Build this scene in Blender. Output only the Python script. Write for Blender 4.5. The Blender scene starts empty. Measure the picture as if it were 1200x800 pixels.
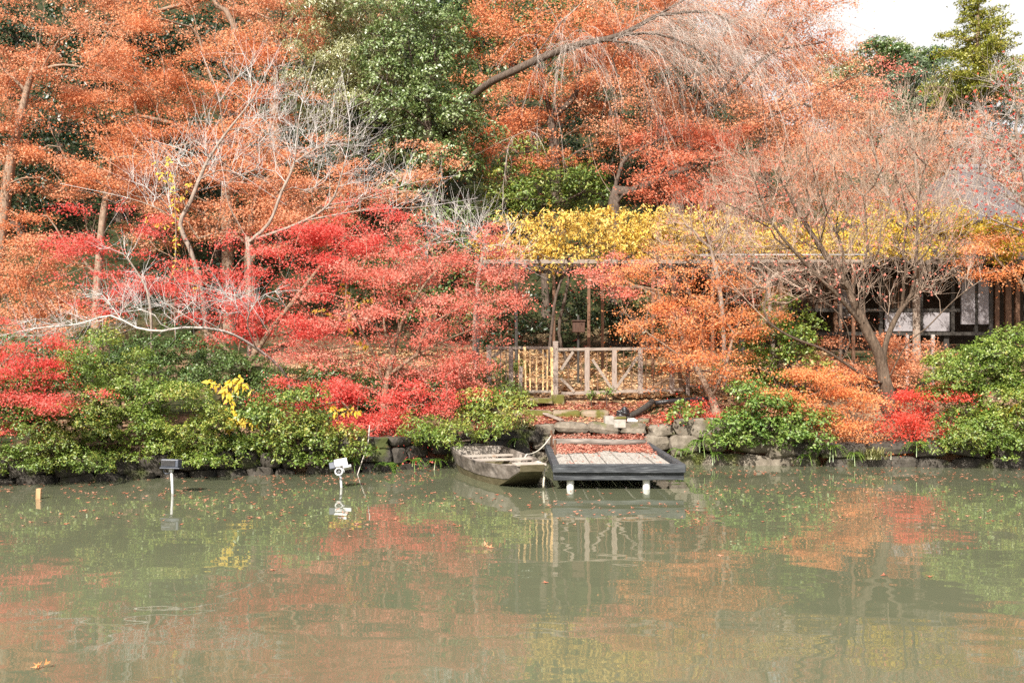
import bpy, bmesh, math, random
import numpy as np
from mathutils import Vector, Matrix
R = math.radians
RNG = np.random.default_rng(7)
random.seed(7)
scene = bpy.context.scene
COL = scene.collection

# ------------------------------------------------------------------ camera, world, sun, exposure
CAMH, FPX, HOR = 2.2, 1166.67, 420.0
cam_data = bpy.data.cameras.new("camera")
cam_data.lens = 35; cam_data.sensor_width = 36; cam_data.sensor_fit = 'HORIZONTAL'
cam_data.shift_y = 20 / 1200
cam_data.clip_end = 3000
cam = bpy.data.objects.new("camera", cam_data); COL.objects.link(cam)
cam.location = (0, 0, CAMH); cam.rotation_euler = (R(90), 0, 0)
scene.camera = cam

SUN_EL, SUN_AZ = 40.0, 202.0          # azimuth of the sun, clockwise from +Y
saz = R(SUN_AZ); sel = R(SUN_EL)
SUN_DIR = Vector((math.sin(saz) * math.cos(sel), math.cos(saz) * math.cos(sel), math.sin(sel)))
world = bpy.data.worlds.new("World"); scene.world = world
world.use_nodes = True
wn = world.node_tree; wn.nodes.clear()
w_out = wn.nodes.new('ShaderNodeOutputWorld'); w_bg = wn.nodes.new('ShaderNodeBackground')
sky = wn.nodes.new('ShaderNodeTexSky'); sky.sky_type = 'NISHITA'; sky.sun_disc = False
sky.sun_elevation = sel; sky.sun_rotation = saz
sky.air_density = 1.0; sky.dust_density = 3.0; sky.ozone_density = 1.0
# thin bright high cloud ahead, thinned behind the camera to deepen shadows
tc = wn.nodes.new('ShaderNodeTexCoord'); nz = wn.nodes.new('ShaderNodeTexNoise')
nz.inputs['Scale'].default_value = 2.2; nz.inputs['Detail'].default_value = 5
wr = wn.nodes.new('ShaderNodeMapRange')
wr.inputs['From Min'].default_value = .3; wr.inputs['From Max'].default_value = .7
wr.inputs['To Min'].default_value = .88; wr.inputs['To Max'].default_value = 1.0
wm = wn.nodes.new('ShaderNodeMix'); wm.data_type = 'RGBA'
wm.inputs['B'].default_value = (6.2, 6.1, 5.95, 1)
wn.links.new(tc.outputs['Generated'], nz.inputs['Vector'])
wn.links.new(nz.outputs['Fac'], wr.inputs['Value'])
wsx = wn.nodes.new('ShaderNodeSeparateXYZ'); wn.links.new(tc.outputs['Generated'], wsx.inputs[0])
wcl = wn.nodes.new('ShaderNodeMapRange'); wcl.interpolation_type = 'SMOOTHSTEP'
wcl.inputs['From Min'].default_value = -.45; wcl.inputs['From Max'].default_value = .45
wcl.inputs['To Min'].default_value = .12; wcl.inputs['To Max'].default_value = 1.0
wn.links.new(wsx.outputs['Y'], wcl.inputs['Value'])
wmu = wn.nodes.new('ShaderNodeMath'); wmu.operation = 'MULTIPLY'
wn.links.new(wr.outputs['Result'], wmu.inputs[0]); wn.links.new(wcl.outputs['Result'], wmu.inputs[1])
wn.links.new(wmu.outputs[0], wm.inputs['Factor'])
wn.links.new(sky.outputs['Color'], wm.inputs['A'])
wn.links.new(wm.outputs['Result'], w_bg.inputs['Color'])
w_bg.inputs['Strength'].default_value = 0.10
wn.links.new(w_bg.outputs['Background'], w_out.inputs['Surface'])

sun_d = bpy.data.lights.new("sun", 'SUN'); sun_d.energy = 5.0; sun_d.angle = R(0.55)
sun_d.color = (1.0, .94, .84)
sun = bpy.data.objects.new("sun", sun_d); COL.objects.link(sun)
sun.rotation_euler = SUN_DIR.to_track_quat('Z', 'Y').to_euler()
sun.location = (-20, -30, 40)

vs = scene.view_settings
vs.view_transform = 'Standard'; vs.look = 'None'; vs.exposure = 0.86; vs.gamma = 1.0
vs.use_curve_mapping = False
cy = scene.cycles
cy.max_bounces = 5; cy.diffuse_bounces = 3; cy.glossy_bounces = 3; cy.transmission_bounces = 3
cy.transparent_max_bounces = 4; cy.caustics_reflective = False; cy.caustics_refractive = False
cy.use_denoising = False
cy.sample_clamp_indirect = 1.5

# ------------------------------------------------------------------ placing helpers
def P(px, py, Y):
    """world point seen at photo pixel (px, py) at distance Y"""
    return np.array(((px - 600) / FPX * Y, Y, CAMH - (py - HOR) / FPX * Y))

def sstep(v, a, b):
    t = np.clip((v - a) / (b - a), 0, 1)
    return t * t * (3 - 2 * t)

BX = [-60, -14, -8.7, -6.3, -2.5, -1.6, 0, 3, 4.2, 6.5, 10.3, 16, 60]
BY = [14, 16.0, 17.5, 18.5, 19.5, 20.5, 20.95, 21.0, 20.8, 20.5, 20.2, 19.9, 19]
def bank(x):
    return np.interp(x, BX, BY)

def ground(x, y):
    x = np.asarray(x, float); y = np.asarray(y, float)
    yb = bank(x) + .12
    d = y - yb
    top = .55 + .22 * sstep(x, -1.5, .5)
    h = -.9 + (top + .9) * sstep(d, 0.0, .3)
    slope = (1.28 - top) / (23.0 - yb)
    h = h + np.clip(d - .3, 0, None) * slope * (y < 23) + (1.28 - top) * (y >= 23) * (d > .3)
    h = h + np.clip(y - 23, 0, 6) * .19
    a = x / np.maximum(y, 8) * FPX + 600
    hf = 1 - .93 * sstep(a, 720, 960)
    h = h + hf * np.clip(y - 29, 0, 55) * .62 * sstep(y, 28.5, 33)
    h = h + 15 * sstep(y, 40, 72) * (1 - hf)
    # near bank, behind the camera
    h = np.where(y < 4, -.9 + 1.5 * sstep(-y, -1.5, .5), h)
    bump = .05 * np.sin(x * 2.1 + y) * np.sin(y * 1.7 - x * .6) + .03 * np.sin(x * 5.3) * np.sin(y * 4.1)
    h = h + bump * sstep(d, .3, 1.2)
    return h

def gz(x, y):
    return float(ground(np.array([x]), np.array([y]))[0])

# ------------------------------------------------------------------ mesh helpers
def np_mesh(name, verts, face_sets, smooth=False):
    verts = np.ascontiguousarray(verts, dtype=np.float32)
    me = bpy.data.meshes.new(name)
    me.vertices.add(len(verts)); me.vertices.foreach_set("co", verts.ravel())
    face_sets = [np.asarray(f, dtype=np.int32) for f in face_sets if len(f)]
    nl = sum(f.size for f in face_sets); nf = sum(len(f) for f in face_sets)
    me.loops.add(nl); me.polygons.add(nf)
    me.loops.foreach_set("vertex_index", np.concatenate([f.ravel() for f in face_sets]))
    tot = np.concatenate([np.full(len(f), f.shape[1], np.int32) for f in face_sets])
    start = np.concatenate([[0], np.cumsum(tot)[:-1]]).astype(np.int32)
    me.polygons.foreach_set("loop_start", start)
    if smooth:
        me.polygons.foreach_set("use_smooth", np.ones(nf, dtype=bool))
    me.update(calc_edges=True)
    return me

def link(name, me, mat, parent=None, loc=None):
    o = bpy.data.objects.new(name, me); COL.objects.link(o)
    if mat is not None: me.materials.append(mat)
    if parent is not None: o.parent = parent
    if loc is not None: o.location = loc
    return o

def tag(o, label=None, cat=None, group=None, kind=None):
    if label: o['label'] = label
    if cat: o['category'] = cat
    if group: o['group'] = group
    if kind: o['kind'] = kind
    return o

def empty(name, loc, label, cat, group=None, rz=0.0):
    o = bpy.data.objects.new(name, None); COL.objects.link(o)
    o.empty_display_size = .2
    o.location = loc; o.rotation_euler = (0, 0, rz)
    return tag(o, label, cat, group)

class MB:
    """collects small solids into one mesh"""
    def __init__(s): s.v = []; s.f = []
    def add(s, vs_, fs):
        n = len(s.v); s.v += [tuple(map(float, p)) for p in vs_]; s.f += [tuple(i + n for i in f) for f in fs]
    def box(s, c, size, rot=None, taper=1.0, jit=0.0):
        hx, hy, hz = size[0] / 2, size[1] / 2, size[2] / 2
        vs_ = []
        for z in (-1, 1):
            k = taper if z > 0 else 1
            for x, y in ((-1, -1), (1, -1), (1, 1), (-1, 1)):
                p = Vector((x * hx * k, y * hy * k, z * hz))
                if jit: p += Vector((random.uniform(-jit, jit), random.uniform(-jit, jit), random.uniform(-jit, jit)))
                if rot is not None: p = rot @ p
                vs_.append(p + Vector(c))
        s.add(vs_, [(3, 2, 1, 0), (4, 5, 6, 7), (0, 1, 5, 4), (1, 2, 6, 5), (2, 3, 7, 6), (3, 0, 4, 7)])
    def bar(s, a, b, w, t, up=(0, 0, 1)):
        """rectangular bar from a to b, width w (sideways) and thickness t"""
        a = Vector(a); b = Vector(b); d = b - a; L = d.length; d.normalize()
        u = Vector(up)
        if abs(d.dot(u)) > .95: u = Vector((0, 1, 0))
        side = d.cross(u).normalized(); u2 = side.cross(d)
        M = Matrix((side, d, u2)).transposed()
        s.box((a + b) / 2, (w, L, t), M)
    def tube(s, pts, rad, n=8, cap=True):
        pts = [Vector(p) for p in pts]
        if not hasattr(rad, '__len__'): rad = [rad] * len(pts)
        vs_, fs = [], []
        ref = None
        for i, p in enumerate(pts):
            d = (pts[min(i + 1, len(pts) - 1)] - pts[max(i - 1, 0)]).normalized()
            if ref is None:
                ref = Vector((0, 0, 1)) if abs(d.z) < .9 else Vector((1, 0, 0))
            u = d.cross(ref).normalized(); w = u.cross(d).normalized(); 
            for k in range(n):
                a = 2 * math.pi * k / n
                vs_.append(p + (u * math.cos(a) + w * math.sin(a)) * rad[i])
        for i in range(len(pts) - 1):
            for k in range(n):
                k2 = (k + 1) % n
                fs.append((i * n + k, i * n + k2, (i + 1) * n + k2, (i + 1) * n + k))
        if cap:
            fs.append(tuple(range(n - 1, -1, -1))); fs.append(tuple((len(pts) - 1) * n + k for k in range(n)))
        s.add(vs_, fs)
    def build(s, name, mat, parent=None, bevel=0.0, smooth=False, loc=None):
        me = bpy.data.meshes.new(name); me.from_pydata(s.v, [], s.f); me.update()
        if smooth:
            for p in me.polygons: p.use_smooth = True
        o = link(name, me, mat, parent, loc)
        if bevel:
            m = o.modifiers.new("bevel", 'BEVEL'); m.width = bevel; m.segments = 2; m.limit_method = 'ANGLE'
        return o

# ------------------------------------------------------------------ materials
def new_mat(name):
    m = bpy.data.materials.new(name); m.use_nodes = True
    nt = m.node_tree; nt.nodes.clear()
    out = nt.nodes.new('ShaderNodeOutputMaterial')
    return m, nt, out

def ramp(nt, cols, pos=None, interp='LINEAR'):
    r = nt.nodes.new('ShaderNodeValToRGB'); cr = r.color_ramp; cr.interpolation = interp
    n = len(cols)
    pos = pos or [i / max(n - 1, 1) for i in range(n)]
    while len(cr.elements) < n: cr.elements.new(.5)
    for e, c, p in zip(cr.elements, cols, pos):
        e.position = p; e.color = (*c, 1)
    return r

def leaf_mat(name, cols, transl=.35, gloss=.06, rough=.45, nscale=.9, nw=.45):
    m, nt, out = new_mat(name)
    geo = nt.nodes.new('ShaderNodeNewGeometry'); tcn = nt.nodes.new('ShaderNodeTexCoord')
    n = nt.nodes.new('ShaderNodeTexNoise'); n.inputs['Scale'].default_value = nscale; n.inputs['Detail'].default_value = 3
    nt.links.new(tcn.outputs['Object'], n.inputs['Vector'])
    mr = nt.nodes.new('ShaderNodeMapRange'); mr.inputs['From Min'].default_value = .3; mr.inputs['From Max'].default_value = .7
    nt.links.new(n.outputs['Fac'], mr.inputs['Value'])
    mx = nt.nodes.new('ShaderNodeMix'); mx.data_type = 'FLOAT'; mx.inputs['Factor'].default_value = nw
    nt.links.new(geo.outputs['Random Per Island'], mx.inputs['A']); nt.links.new(mr.outputs['Result'], mx.inputs['B'])
    r = ramp(nt, cols); nt.links.new(mx.outputs['Result'], r.inputs['Fac'])
    d = nt.nodes.new('ShaderNodeBsdfDiffuse'); t = nt.nodes.new('ShaderNodeBsdfTranslucent')
    nt.links.new(r.outputs['Color'], d.inputs['Color']); nt.links.new(r.outputs['Color'], t.inputs['Color'])
    s1 = nt.nodes.new('ShaderNodeMixShader'); s1.inputs['Fac'].default_value = transl
    nt.links.new(d.outputs[0], s1.inputs[1]); nt.links.new(t.outputs[0], s1.inputs[2])
    g = nt.nodes.new('ShaderNodeBsdfGlossy'); g.inputs['Roughness'].default_value = rough
    g.inputs['Color'].default_value = (1, 1, 1, 1)
    s2 = nt.nodes.new('ShaderNodeMixShader'); s2.inputs['Fac'].default_value = gloss
    nt.links.new(s1.outputs[0], s2.inputs[1]); nt.links.new(g.outputs[0], s2.inputs[2])
    nt.links.new(s2.outputs[0], out.inputs['Surface'])
    return m

def surf_mat(name, cols, scale=4.0, stretch=(1, 1, 1), rough=.8, bump=.3, bdist=.02, detail=6, spec=.3, pos=None, second=None):
    m, nt, out = new_mat(name)
    b = nt.nodes.new('ShaderNodeBsdfPrincipled')
    tcn = nt.nodes.new('ShaderNodeTexCoord'); mp = nt.nodes.new('ShaderNodeMapping')
    mp.inputs['Scale'].default_value = stretch
    n = nt.nodes.new('ShaderNodeTexNoise'); n.inputs['Scale'].default_value = scale; n.inputs['Detail'].default_value = detail
    n.inputs['Roughness'].default_value = .65
    nt.links.new(tcn.outputs['Object'], mp.inputs['Vector']); nt.links.new(mp.outputs[0], n.inputs['Vector'])
    r = ramp(nt, cols, pos or [.28 + .44 * i / max(len(cols) - 1, 1) for i in range(len(cols))])
    nt.links.new(n.outputs['Fac'], r.inputs['Fac'])
    colout = r.outputs['Color']
    if second:   # (colour, scale, threshold) patches such as moss or stains
        c2, sc2, th = second
        n2 = nt.nodes.new('ShaderNodeTexNoise'); n2.inputs['Scale'].default_value = sc2; n2.inputs['Detail'].default_value = 5
        nt.links.new(tcn.outputs['Object'], n2.inputs['Vector'])
        mr = nt.nodes.new('ShaderNodeMapRange'); mr.inputs['From Min'].default_value = th; mr.inputs['From Max'].default_value = th + .12
        nt.links.new(n2.outputs['Fac'], mr.inputs['Value'])
        mx = nt.nodes.new('ShaderNodeMix'); mx.data_type = 'RGBA'; mx.inputs['B'].default_value = (*c2, 1)
        nt.links.new(mr.outputs['Result'], mx.inputs['Factor']); nt.links.new(colout, mx.inputs['A'])
        colout = mx.outputs['Result']
    nt.links.new(colout, b.inputs['Base Color'])
    b.inputs['Roughness'].default_value = rough; b.inputs['Specular IOR Level'].default_value = spec
    if bump:
        bp = nt.nodes.new('ShaderNodeBump'); bp.inputs['Strength'].default_value = bump; bp.inputs['Distance'].default_value = bdist
        nt.links.new(n.outputs['Fac'], bp.inputs['Height']); nt.links.new(bp.outputs[0], b.inputs['Normal'])
    nt.links.new(b.outputs[0], out.inputs['Surface'])
    return m

M = {}
# leaves
M['crimson'] = leaf_mat('crimson_leaves', [(.60, .03, .03), (.74, .075, .06), (.78, .16, .125), (.76, .29, .23)], .35, .022, .6)
M['pink'] = leaf_mat('pink_red_leaves', [(.60, .085, .06), (.73, .18, .125), (.75, .28, .21), (.72, .38, .29)], .35, .022, .6)
M['salmon'] = leaf_mat('salmon_leaves', [(.56, .15, .055), (.70, .265, .125), (.74, .37, .21), (.72, .46, .31)], .35, .022, .6, nscale=.6)
M['rust'] = leaf_mat('rust_orange_leaves', [(.53, .12, .04), (.69, .225, .09), (.73, .32, .155), (.71, .40, .23)], .35, .022, .6, nscale=.6)
M['orange'] = leaf_mat('orange_leaves', [(.68, .13, .045), (.77, .25, .08), (.79, .35, .14), (.75, .40, .24)], .35, .022, .6)
M['scarlet'] = leaf_mat('scarlet_leaves', [(.58, .03, .025), (.74, .08, .05), (.76, .17, .10)], .35, .022, .6)
M['coral'] = leaf_mat('coral_leaves', [(.52, .08, .035), (.69, .17, .085), (.73, .27, .15), (.72, .35, .22)], .35, .022, .6)
M['yellow'] = leaf_mat('yellow_leaves', [(.60, .34, .03), (.78, .52, .08), (.80, .60, .18), (.74, .44, .12)], .35, .022, .6)
M['gold'] = leaf_mat('golden_leaves', [(.58, .42, .03), (.70, .52, .05), (.66, .36, .04)], .35, .022, .6)
M['shrub'] = leaf_mat('shrub_leaves', [(.07, .14, .018), (.13, .215, .028), (.22, .28, .05), (.48, .38, .07)], .25, .05, .5)
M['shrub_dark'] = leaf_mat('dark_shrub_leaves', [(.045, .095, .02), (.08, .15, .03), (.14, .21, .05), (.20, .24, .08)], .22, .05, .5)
M['shrub_light'] = leaf_mat('light_green_leaves', [(.09, .18, .022), (.17, .27, .035), (.27, .33, .055), (.50, .40, .08)], .3, .05, .5)
M['fresh'] = leaf_mat('fresh_green_leaves', [(.07, .16, .025), (.13, .24, .035), (.22, .31, .06), (.32, .34, .08)], .3, .05, .5)
M['evergreen'] = leaf_mat('evergreen_leaves', [(.012, .03, .01), (.02, .05, .014), (.035, .075, .02)], .2, .06)
M['olive'] = leaf_mat('olive_leaves', [(.17, .19, .04), (.25, .27, .08), (.34, .34, .14), (.42, .40, .2)], .3, .10)
M['silver'] = leaf_mat('glossy_green_leaves', [(.07, .13, .025), (.12, .20, .04), (.22, .29, .09), (.40, .43, .26)], .25, .09, .5)
M['cedar'] = leaf_mat('cedar_needles', [(.14, .17, .02), (.24, .26, .03), (.34, .33, .045), (.40, .28, .07)], .3, .04)
M['farwood'] = leaf_mat('far_green_leaves', [(.06, .13, .03), (.11, .19, .04), (.19, .24, .07)], .25, .06)
M['fargrey'] = leaf_mat('far_grey_green_leaves', [(.09, .14, .07), (.17, .22, .12), (.26, .30, .19)], .25, .06)
M['fern'] = leaf_mat('fern_leaves', [(.06, .15, .02), (.13, .25, .035), (.25, .33, .05)], .3, .06)
M['litter'] = leaf_mat('litter_leaves', [(.30, .035, .025), (.46, .08, .05), (.52, .17, .11), (.42, .2, .13)], .1, .05, nw=.2)
M['litter_tan'] = leaf_mat('tan_litter_leaves', [(.46, .22, .09), (.64, .39, .20), (.74, .52, .32), (.66, .36, .15)], .1, .05, nw=.2)
M['litter_red'] = leaf_mat('red_litter_leaves', [(.38, .09, .065), (.52, .19, .13), (.58, .28, .20), (.56, .36, .27)], .1, .06, nw=.2)
M['litter_float'] = leaf_mat('floating_leaf_blades', [(.36, .09, .05), (.50, .19, .11), (.56, .30, .2), (.46, .2, .1)], .1, .05, nw=.2)
# bark
M['bark'] = surf_mat('brown_bark', [(.10, .062, .04), (.22, .15, .10), (.32, .24, .17)], 9, (3, 3, .7), .9, .6, .03)
M['bark_dark'] = surf_mat('dark_bark', [(.035, .025, .02), (.09, .065, .05), (.18, .14, .11)], 9, (3, 3, .8), .9, .6, .03)
M['bark_umber'] = surf_mat('umber_bark', [(.04, .027, .018), (.09, .062, .043), (.17, .125, .09)], 9, (3, 3, .8), .9, .6, .03)
M['bark_pale'] = surf_mat('pale_bark', [(.34, .29, .25), (.50, .44, .40), (.62, .57, .53)], 10, (2, 2, 1), .8, .4, .02)
M['bark_tan'] = surf_mat('tan_bark', [(.13, .085, .055), (.25, .175, .125), (.36, .27, .2)], 9, (2, 2, .8), .85, .5, .02)
M['bark_mid'] = surf_mat('grey_tan_bark', [(.15, .11, .085), (.27, .21, .17), (.38, .32, .27)], 9, (2, 2, .8), .85, .5, .02)
M['twig_maple'] = surf_mat('maple_twigs', [(.22, .14, .10), (.34, .23, .17), (.44, .32, .25)], 9, (2, 2, 1), .85, .3, .02)
M['bark_pink'] = surf_mat('pinkish_bark', [(.30, .19, .13), (.42, .31, .24), (.52, .42, .34)], 9, (2, 2, 1), .85, .4, .02)
# wood, stone, metal
M['wood_grey'] = surf_mat('weathered_grey_wood', [(.13, .105, .085), (.25, .205, .17), (.36, .305, .26)], 7, (1, .12, 8), .8, .4, .01)
M['log_grey'] = surf_mat('weathered_log', [(.07, .06, .05), (.17, .15, .13), (.30, .27, .24)], 6, (.6, 5, 5), .8, .5, .012)
M['wood_post'] = surf_mat('weathered_post_wood', [(.14, .11, .09), (.26, .21, .18), (.37, .31, .27)], 9, (7, 7, .5), .8, .4, .01)
M['deck'] = surf_mat('pale_deck_boards', [(.17, .155, .135), (.34, .315, .28), (.50, .47, .43)], 6, (7, .6, 7), .75, .5, .01)
M['beam_dark'] = surf_mat('tarred_beam', [(.022, .024, .028), (.06, .065, .072), (.20, .21, .22)], 7, (.5, 3, 6), .7, .5, .012, pos=[.35, .55, .75])
M['wood_tan'] = surf_mat('new_tan_timber', [(.62, .38, .16), (.74, .50, .24), (.78, .58, .33)], 8, (6, 6, .5), .7, .3, .01)
M['wood_brown'] = surf_mat('brown_stained_timber', [(.07, .036, .022), (.14, .075, .045), (.20, .115, .07)], 8, (6, 6, .6), .7, .3, .01)
M['wood_umber'] = surf_mat('umber_timber', [(.035, .018, .012), (.07, .036, .024), (.11, .06, .04)], 8, (6, 6, .6), .7, .3, .01)
M['wood_black'] = surf_mat('blackened_timber', [(.015, .013, .012), (.04, .035, .03), (.08, .07, .06)], 8, (6, 6, .6), .7, .3, .01)
M['boat_out'] = surf_mat('stained_boat_planks', [(.03, .025, .02), (.14, .118, .10), (.33, .29, .26)], 3.5, (1, 1, 1.6), .75, .4, .01, second=((.035, .03, .028), 2.4, .56))
M['boat_bottom'] = surf_mat('boat_bottom_planks', [(.045, .04, .02), (.09, .075, .04), (.15, .13, .08)], 4, (1, 1, 3), .7, .4, .01)
M['boat_in'] = surf_mat('pale_boat_planks', [(.22, .185, .155), (.37, .325, .28), (.48, .43, .38)], 6, (4, .6, 4), .75, .4, .01, second=((.30, .2, .13), 3.0, .62))
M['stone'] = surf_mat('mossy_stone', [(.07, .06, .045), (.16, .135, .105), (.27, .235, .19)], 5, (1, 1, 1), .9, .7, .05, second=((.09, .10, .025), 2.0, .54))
M['stone_dark'] = surf_mat('dark_bank_stone', [(.022, .019, .016), (.06, .052, .043), (.12, .105, .09)], 5, (1, 1, 1), .85, .7, .05, second=((.06, .07, .02), 2.2, .55))  # darker tone of the bank stone, with greenish patches
M['kerb'] = surf_mat('worn_step_stone', [(.16, .12, .085), (.27, .21, .155), (.36, .29, .22)], 6, (1, 1, 1), .9, .5, .03, second=((.10, .095, .022), 3.0, .44))
M['concrete'] = surf_mat('pale_concrete', [(.22, .20, .17), (.32, .30, .27), (.40, .38, .34)], 10, (1, 1, 1), .9, .3, .01, second=((.3, .26, .2), 4, .58))
M['post_white'] = surf_mat('white_painted_post', [(.55, .54, .5), (.72, .71, .68), (.8, .79, .76)], 8, (1, 1, 1), .6, .2, .01, second=((.3, .25, .18), 7, .62))
M['plaster'] = surf_mat('white_plaster', [(.21, .195, .205), (.27, .25, .262), (.32, .30, .31)], 3, (1, 1, 1), .9, .1, .01)
M['reed'] = surf_mat('reed_screen', [(.40, .25, .12), (.52, .35, .19), (.6, .43, .26)], 12, (8, 8, .5), .85, .4, .01)
M['thatch'] = surf_mat('grey_thatch', [(.06, .052, .054), (.11, .097, .10), (.17, .152, .155)], 9, (3, 3, 1.2), .95, .6, .05)
M['roof_dark'] = surf_mat('dark_bark_roof', [(.045, .035, .03), (.10, .08, .07), (.18, .15, .13)], 7, (4, 1, 4), .9, .5, .03)
M['gutter'] = surf_mat('pale_metal_gutter', [(.5, .5, .52), (.6, .6, .62), (.66, .66, .68)], 6, (1, 1, 1), .4, .05, .01, spec=.6)
M['metal_dull'] = surf_mat('dull_ridge_metal', [(.13, .13, .15), (.18, .18, .2), (.23, .23, .25)], 6, (1, 1, 1), .5, .05, .01)
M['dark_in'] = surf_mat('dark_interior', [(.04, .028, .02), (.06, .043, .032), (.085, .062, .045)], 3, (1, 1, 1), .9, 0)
M['metal_dark'] = surf_mat('dark_slate_metal', [(.045, .055, .075), (.065, .075, .10), (.085, .095, .12)], 8, (1, 1, 1), .45, .1, .005, spec=.5)
M['metal_pale'] = surf_mat('pale_grey_metal', [(.55, .54, .54), (.68, .67, .67), (.75, .74, .74)], 8, (1, 1, 1), .4, .1, .005, spec=.5)
M['steel'] = surf_mat('dull_steel', [(.36, .36, .36), (.48, .48, .48), (.55, .55, .55)], 14, (1, 1, 1), .4, .1, .005, spec=.5)
M['rope'] = surf_mat('pale_rope', [(.44, .40, .32), (.58, .54, .45), (.66, .62, .54)], 40, (1, 1, 1), .9, .5, .01)
M['black_plastic'] = surf_mat('black_plastic', [(.012, .012, .013), (.02, .02, .022), (.035, .035, .038)], 12, (1, 1, 1), .35, .4, .02, spec=.5)
M['stake'] = surf_mat('orange_brown_stake', [(.32, .17, .08), (.46, .27, .14), (.54, .35, .2)], 9, (4, 4, .6), .85, .4, .01)

# water: murky pond, clear surface, wind ripples
def water_mat():
    m, nt, out = new_mat('pond_water')
    b = nt.nodes.new('ShaderNodeBsdfPrincipled')
    tcn = nt.nodes.new('ShaderNodeTexCoord')
    n0 = nt.nodes.new('ShaderNodeTexNoise'); n0.inputs['Scale'].default_value = .25; n0.inputs['Detail'].default_value = 3
    nt.links.new(tcn.outputs['Object'], n0.inputs['Vector'])
    r = ramp(nt, [(.104, .115, .07), (.127, .133, .083)], [.35, .65])
    nt.links.new(n0.outputs['Fac'], r.inputs['Fac']); nt.links.new(r.outputs['Color'], b.inputs['Base Color'])
    b.inputs['Roughness'].default_value = .02; b.inputs['IOR'].default_value = 1.52
    b.inputs['Specular IOR Level'].default_value = .5
    def layer(sx, sy, scale, rot):
        mp = nt.nodes.new('ShaderNodeMapping'); mp.inputs['Scale'].default_value = (sx, sy, 1)
        mp.inputs['Rotation'].default_value = (0, 0, R(rot))
        n = nt.nodes.new('ShaderNodeTexNoise'); n.inputs['Scale'].default_value = scale
        n.inputs['Detail'].default_value = 1; n.inputs['Roughness'].default_value = .4
        nt.links.new(tcn.outputs['Object'], mp.inputs['Vector']); nt.links.new(mp.outputs[0], n.inputs['Vector'])
        return n.outputs['Fac']
    a1 = layer(.7, 1.0, 2.3, 12); a2 = layer(.6, 1.3, 5.0, -8)
    mu = nt.nodes.new('ShaderNodeMath'); mu.operation = 'MULTIPLY_ADD'
    nt.links.new(a2, mu.inputs[0]); mu.inputs[1].default_value = .07; nt.links.new(a1, mu.inputs[2])
    bp = nt.nodes.new('ShaderNodeBump'); bp.inputs['Strength'].default_value = 1.0; bp.inputs['Distance'].default_value = .0042
    nt.links.new(mu.outputs[0], bp.inputs['Height']); nt.links.new(bp.outputs[0], b.inputs['Normal'])
    nt.links.new(b.outputs[0], out.inputs['Surface'])
    return m
M['water'] = water_mat()

def ground_mat():
    m, nt, out = new_mat('earth_and_litter')
    b = nt.nodes.new('ShaderNodeBsdfPrincipled'); b.inputs['Roughness'].default_value = .95
    b.inputs['Specular IOR Level'].default_value = .15
    tcn = nt.nodes.new('ShaderNodeTexCoord')
    n = nt.nodes.new('ShaderNodeTexNoise'); n.inputs['Scale'].default_value = 9; n.inputs['Detail'].default_value = 8
    n2 = nt.nodes.new('ShaderNodeTexNoise'); n2.inputs['Scale'].default_value = .55; n2.inputs['Detail'].default_value = 4
    for q in (n, n2): nt.links.new(tcn.outputs['Object'], q.inputs['Vector'])
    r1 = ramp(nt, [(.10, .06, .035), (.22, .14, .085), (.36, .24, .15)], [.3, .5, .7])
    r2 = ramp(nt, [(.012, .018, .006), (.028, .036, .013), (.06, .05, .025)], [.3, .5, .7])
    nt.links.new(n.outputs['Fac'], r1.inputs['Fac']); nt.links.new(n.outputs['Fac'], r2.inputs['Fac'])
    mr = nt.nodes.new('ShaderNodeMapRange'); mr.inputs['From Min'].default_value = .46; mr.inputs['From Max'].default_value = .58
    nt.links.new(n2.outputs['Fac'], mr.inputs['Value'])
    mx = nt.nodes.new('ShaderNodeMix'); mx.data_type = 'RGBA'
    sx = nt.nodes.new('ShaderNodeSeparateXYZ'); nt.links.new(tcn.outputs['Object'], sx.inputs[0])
    shade_zone = nt.nodes.new('ShaderNodeMapRange'); shade_zone.inputs['From Min'].default_value = 29.5; shade_zone.inputs['From Max'].default_value = 31.5  # wooded slope darkened in the colour, standing in for canopy shade
    nt.links.new(sx.outputs['Y'], shade_zone.inputs['Value'])
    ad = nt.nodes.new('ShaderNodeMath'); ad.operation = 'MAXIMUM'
    nt.links.new(mr.outputs['Result'], ad.inputs[0]); nt.links.new(shade_zone.outputs['Result'], ad.inputs[1])
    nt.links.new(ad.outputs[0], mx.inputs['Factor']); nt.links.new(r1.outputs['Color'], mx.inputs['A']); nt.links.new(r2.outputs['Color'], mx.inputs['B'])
    nt.links.new(mx.outputs['Result'], b.inputs['Base Color'])
    bp = nt.nodes.new('ShaderNodeBump'); bp.inputs['Strength'].default_value = .6; bp.inputs['Distance'].default_value = .05
    nt.links.new(n.outputs['Fac'], bp.inputs['Height']); nt.links.new(bp.outputs[0], b.inputs['Normal'])
    nt.links.new(b.outputs[0], out.inputs['Surface'])
    return m
M['ground'] = ground_mat()

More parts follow.
